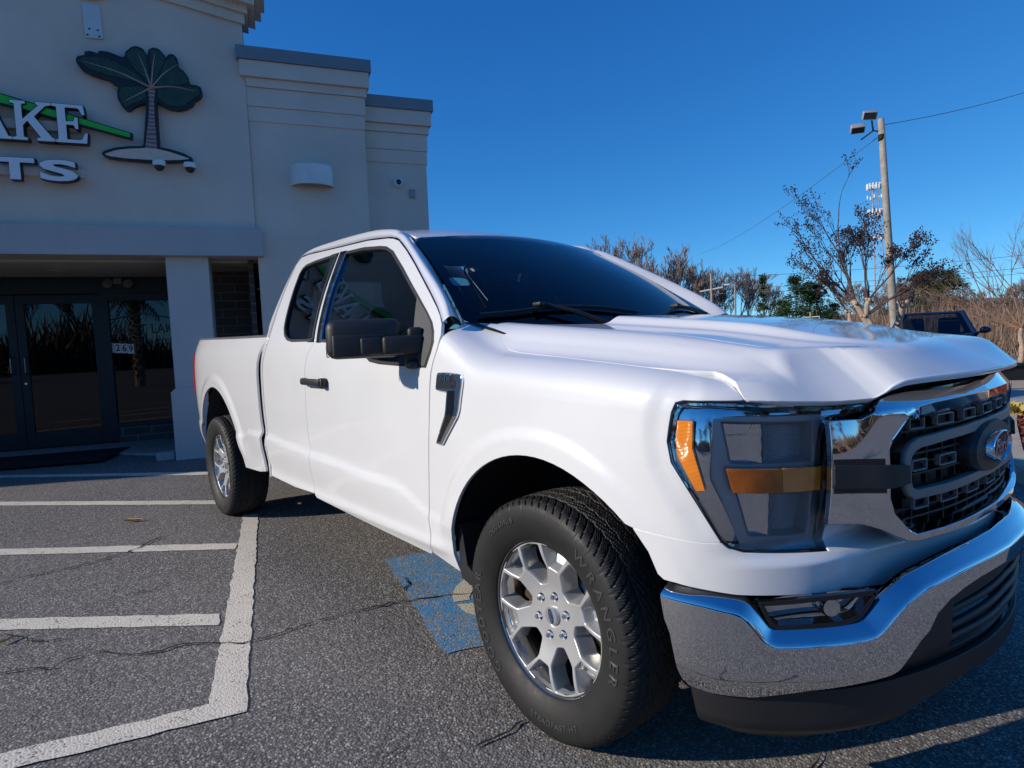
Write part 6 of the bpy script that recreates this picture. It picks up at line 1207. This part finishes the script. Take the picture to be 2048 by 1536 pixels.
# ---------------------------------------------------------------- cars beyond the hood
NAVY=flat('navy_paint',(.010,.020,.05),.2,.3,1.0); SILV=flat('silver_paint',(.45,.46,.47),.25,.6,1.0)
def car(name,label,loc,rz,paint,L=4.5,Wd=1.84,H=1.66,hood=1.02,ws=(.55,1.15),rear=(3.6,4.25),suv=True):
    t=thing(name,label,'car',loc,rz); y1=Wd/2      # x forward = +x ; front at x=0, body runs to -L
    sec=[(0,.42,.62,.78),(-.06,.30,.78,.88),(-.35,.22,.90,.93),(-ws[0]-.25,.20,hood-.02,.97),(-ws[0]-.5,.20,hood,1.0),(-L*.55,.20,hood+.02,1.0),(-rear[1],.24,hood+.03,.97),(-L+.08,.30,hood-.02,.92),(-L,.45,hood-.12,.86)]
    V=[];F=[]; ring=12
    for x,z0,z1,w in sec:
        ww=y1*w
        for q in ((-ww*.80,z0),(-ww*.96,z0+.08),(-ww,z0+.3),(-ww,z1-.18),(-ww*.95,z1-.05),(-ww*.80,z1),(ww*.80,z1),(ww*.95,z1-.05),(ww,z1-.18),(ww,z0+.3),(ww*.96,z0+.08),(ww*.80,z0)): V.append((x,q[0],q[1]))
    for i in range(len(sec)-1):
        for j in range(ring): F.append((i*ring+j,(i+1)*ring+j,(i+1)*ring+(j+1)%ring,i*ring+(j+1)%ring))
    F.append(tuple(range(ring))); F.append(tuple(reversed(range((len(sec)-1)*ring,len(sec)*ring)))); mk('body',V,F,paint,t,local=True,smooth=True,sharp=45)
    a,b_=ws[0]+.45,ws[0]+1.15; c,d=rear; zb=hood-.03; yb=y1*.90; yt=y1*.66
    base=[(-a,yb*.93),(-d,yb*.92)]; top=[(-b_,yt),(-c,yt)]
    m=MB()
    def quad(p): m.add(p,[(0,1,2,3)])
    Vt=[(-b_,-yt,H-.04),(-b_,yt,H-.04),(-c,yt,H-.05),(-c,-yt,H-.05)]; rf=[(-b_-.05,-yt+.1,H),(-b_-.05,yt-.1,H),(-c+.05,yt-.1,H-.01),(-c+.05,-yt+.1,H-.01)]; m.add(Vt+rf,[(4,5,6,7),(0,1,5,4),(1,2,6,5),(2,3,7,6),(3,0,4,7)])
    for s in (1,-1):
        for p0,p1,w in (((-a,s*yb,zb),(-b_,s*yt,H-.03),.05),((-d,s*yb,zb),(-c,s*yt,H-.03),.09),(((-a-d)/2-.1,s*yb,zb),((-b_-c)/2-.1,s*yt,H-.03),.05)): m.tube([p0,p1],w,6)
    m.build('roof',paint,t,local=True,smooth=True,sharp=40)
    m=MB(); m.add([(-a,-yb,zb),(-a,yb,zb),(-b_,yt,H-.05),(-b_,-yt,H-.05)],[(0,1,2,3)]); m.build('windscreen',SIDEGLASS,t,local=True)
    m=MB()
    for s in (1,-1): m.add([(-a,s*yb,zb),(-d,s*yb,zb),(-c,s*yt,H-.06),(-b_,s*yt,H-.06)],[(0,1,2,3)])
    m.build('side_window',SIDEGLASS,t,local=True); m=MB(); m.add([(-d,-yb,zb),(-d,yb,zb),(-c,yt,H-.06),(-c,-yt,H-.06)],[(0,1,2,3)]); m.build('rear_window',SIDEGLASS,t,local=True)
    for s in (1,-1):
        m=MB(); m.lathe([(0,-.13),(.06,-.11),(.105,-.03),(.10,.04),(.05,.075),(0,.08)],Matrix.Translation((-a-.12,s*(yb+.16),zb+.10))@Matrix.Rotation(math.pi/2,4,'X')@Matrix.Scale(.75,4,(0,1,0)),16); m.tube([(-a-.12,s*yb*.98,zb+.02),(-a-.12,s*(yb+.12),zb+.07)],.03,6); m.build('door_mirror',GLOSSBLK,t,local=True,smooth=True)
        m=MB(); m.box((-.10,s*y1*.66,.74),(.25,.40,.14),.04); m.build('headlight',LENS,t,local=True); m=MB(); m.box((-L+.02,s*y1*.70,hood-.22),(.10,.36,.18),.03); m.build('tail_light',REDLENS,t,local=True)
        for x in (-.85,-L+.85):
            m=MB(); m.lathe([(.20,.11),(.30,.11),(.335,.07),(.335,-.10),(.2,-.10)],Matrix.Translation((x,s*(y1-.12),.335))@Matrix.Rotation(math.pi/2,4,'X'),24); wq=m.build('wheel',RUBBER,t,local=True,sharp=40); m=MB(); m.lathe([(0,.10*s),(.19,.105*s),(.205,.09*s)],Matrix.Translation((x,s*(y1-.12),.335))@Matrix.Rotation(-math.pi/2 if s>0 else -math.pi/2,4,'X'),20); m.build('rim',ALLOY,wq,local=True)
        m=MB(); m.box((-b_-.35,s*.36,hood+.16),(.14,.44,.44),.08); m.build('seat',SEAT,t,local=True)
    m=MB(); m.box((.0,0,.56),(.06,.9,.20),.03); m.build('grille',GLOSSBLK,t,local=True); return t
car('blue_car','dark blue crossover parked facing the camera beyond the truck hood',(-3.30,13.35,0),math.atan2(-.957,.29),NAVY,H=1.50,hood=.98)
car('silver_car','silver sedan on the lower lot just past the right hood corner',(*pos(1994,32.5)[:2],-1.3),math.atan2(-.957,.29)+1.9,SILV,L=4.6,H=1.42,hood=.92,rear=(3.0,3.9))
# ---------------------------------------------------------------- right edge: wall, walk, drive, mulch bed
t=thing('low_black_wall','low black wall at the lot edge right of the hood corner','wall',(-2.25,13.7,0)); m=MB(); d=Vector((.72,.69,0)); m.box((2.2*d.x,2.2*d.y,.17),(4.6,.18,.36),.01,Matrix.Rotation(math.atan2(d.y,d.x),4,'Z')); m.build('wall_body',flat('wall_black',(.012,.012,.013),.8),t,local=True)
sheet('walkway',[(-2.5,13.2),(2.0,17.6),(2.6,15.2),(-1.9,11.6)],flat('tan_concrete',(.42,.34,.25),.85,var=.12,vs=3,bump=.2),.008)
sheet('driveway',[(-1.95,11.45),(2.6,15.0),(6,9.0),(3.0,6.5),(-.65,7.6)],flat('light_concrete',(.34,.325,.30),.9,var=.2,vs=2.5,bump=.3),.006)
# mulch island
isl=fillet([(-.72,7.55),(-.45,6.2),(.02,4.2),(.35,3.45),(1.5,3.5),(4.5,4.6),(4.2,8.0),(1.2,8.2)],.35,6); kz=flat('kerb_tan_concrete',(.44,.37,.28),.85,var=.15,vs=6,bump=.3)
t=thing('mulch_bed','red mulch planting bed edged with a tan kerb right of the grille','planting bed',(.6,5.6,0)); Q=np.array(isl); Q=Q if area(Q)>0 else Q[::-1]; nr=onrm(Q); m=MB(); k=len(Q); prf=[(0,0),(0,.12),(-.02,.14),(-.13,.14),(-.14,.10)]; V=[(a[0]+b_[0]*o-.6,a[1]+b_[1]*o-5.6,z) for o,z in prf for a,b_ in zip(Q,nr)]; m.add(V,[(r*k+i,r*k+(i+1)%k,(r+1)*k+(i+1)%k,(r+1)*k+i) for r in range(4) for i in range(k)]); m.build('kerb',kz,t,local=True,sharp=40)
def mat_mulch():
    b=NB('red_mulch'); ge=b.n('ShaderNodeNewGeometry'); k=b.ramp(ge.outputs['Random Per Island'],[(0,(.10,.018,.010)),(.5,(.26,.055,.028)),(.85,(.38,.10,.05)),(1,(.48,.24,.12))]); b.pbr(k,.85); return b.done()
MUL=mat_mulch(); V,F,mp,_=cdt(Q+nr*-.14,[],None); mk('mulch_base',[(a-.6,b_-5.6,.105) for a,b_ in V],[tuple(q) for q in F],flat('mulch_base',(.14,.03,.016),.9,var=.3,vs=30),t,local=True)
R=random.Random(9); V=[];F=[]; In=Q+nr*-.15; lo,hi=In.min(0),In.max(0); c_=0
cand=np.array([(R.uniform(-.8,1.6),R.uniform(3.3,8.2)) for _ in range(16000)]); cand=cand[inside(In,cand)]
for a,b_ in cand:
    L=R.uniform(.02,.07); w=R.uniform(.004,.012); an_=R.uniform(0,6.28); tl_=R.uniform(-.5,.5); p=Vector((a-.6,b_-5.6,.112+R.uniform(0,.03))); d=Vector((math.cos(an_)*math.cos(tl_),math.sin(an_)*math.cos(tl_),math.sin(tl_)))*L; s=Vector((-math.sin(an_),math.cos(an_),R.uniform(-.6,.6)))*w; k=len(V); V+=[p-d-s,p+d-s,p+d+s,p-d+s]; F.append((k,k+1,k+2,k+3))
o=mk('mulch_chips',V,F,MUL,t,local=True); o['kind']='stuff'
# dry grass tuft
t=thing('grass_tuft','yellow dry grass tuft at the far corner of the mulch bed','grass tuft',(-.48,7.15,.1)); V=[];F=[]
for i in range(140):
    a=R.uniform(0,6.28); L=R.uniform(.12,.30); b_=R.uniform(.3,1.1); x0,y0=R.gauss(0,.05),R.gauss(0,.05); k=len(V); w=.006; V+=[(x0-w*math.sin(a),y0+w*math.cos(a),0),(x0+w*math.sin(a),y0-w*math.cos(a),0),(x0+L*.5*math.cos(a)*b_,y0+L*.5*math.sin(a)*b_,L*.6),(x0+L*math.cos(a)*b_,y0+L*math.sin(a)*b_,L*.55)]; F+=[(k,k+1,k+2),(k+2,k+1,k+3)]
mk('grass_blades',V,F,flat('dry_grass',(.45,.36,.10),.8,var=.3,vs=40),t,local=True)
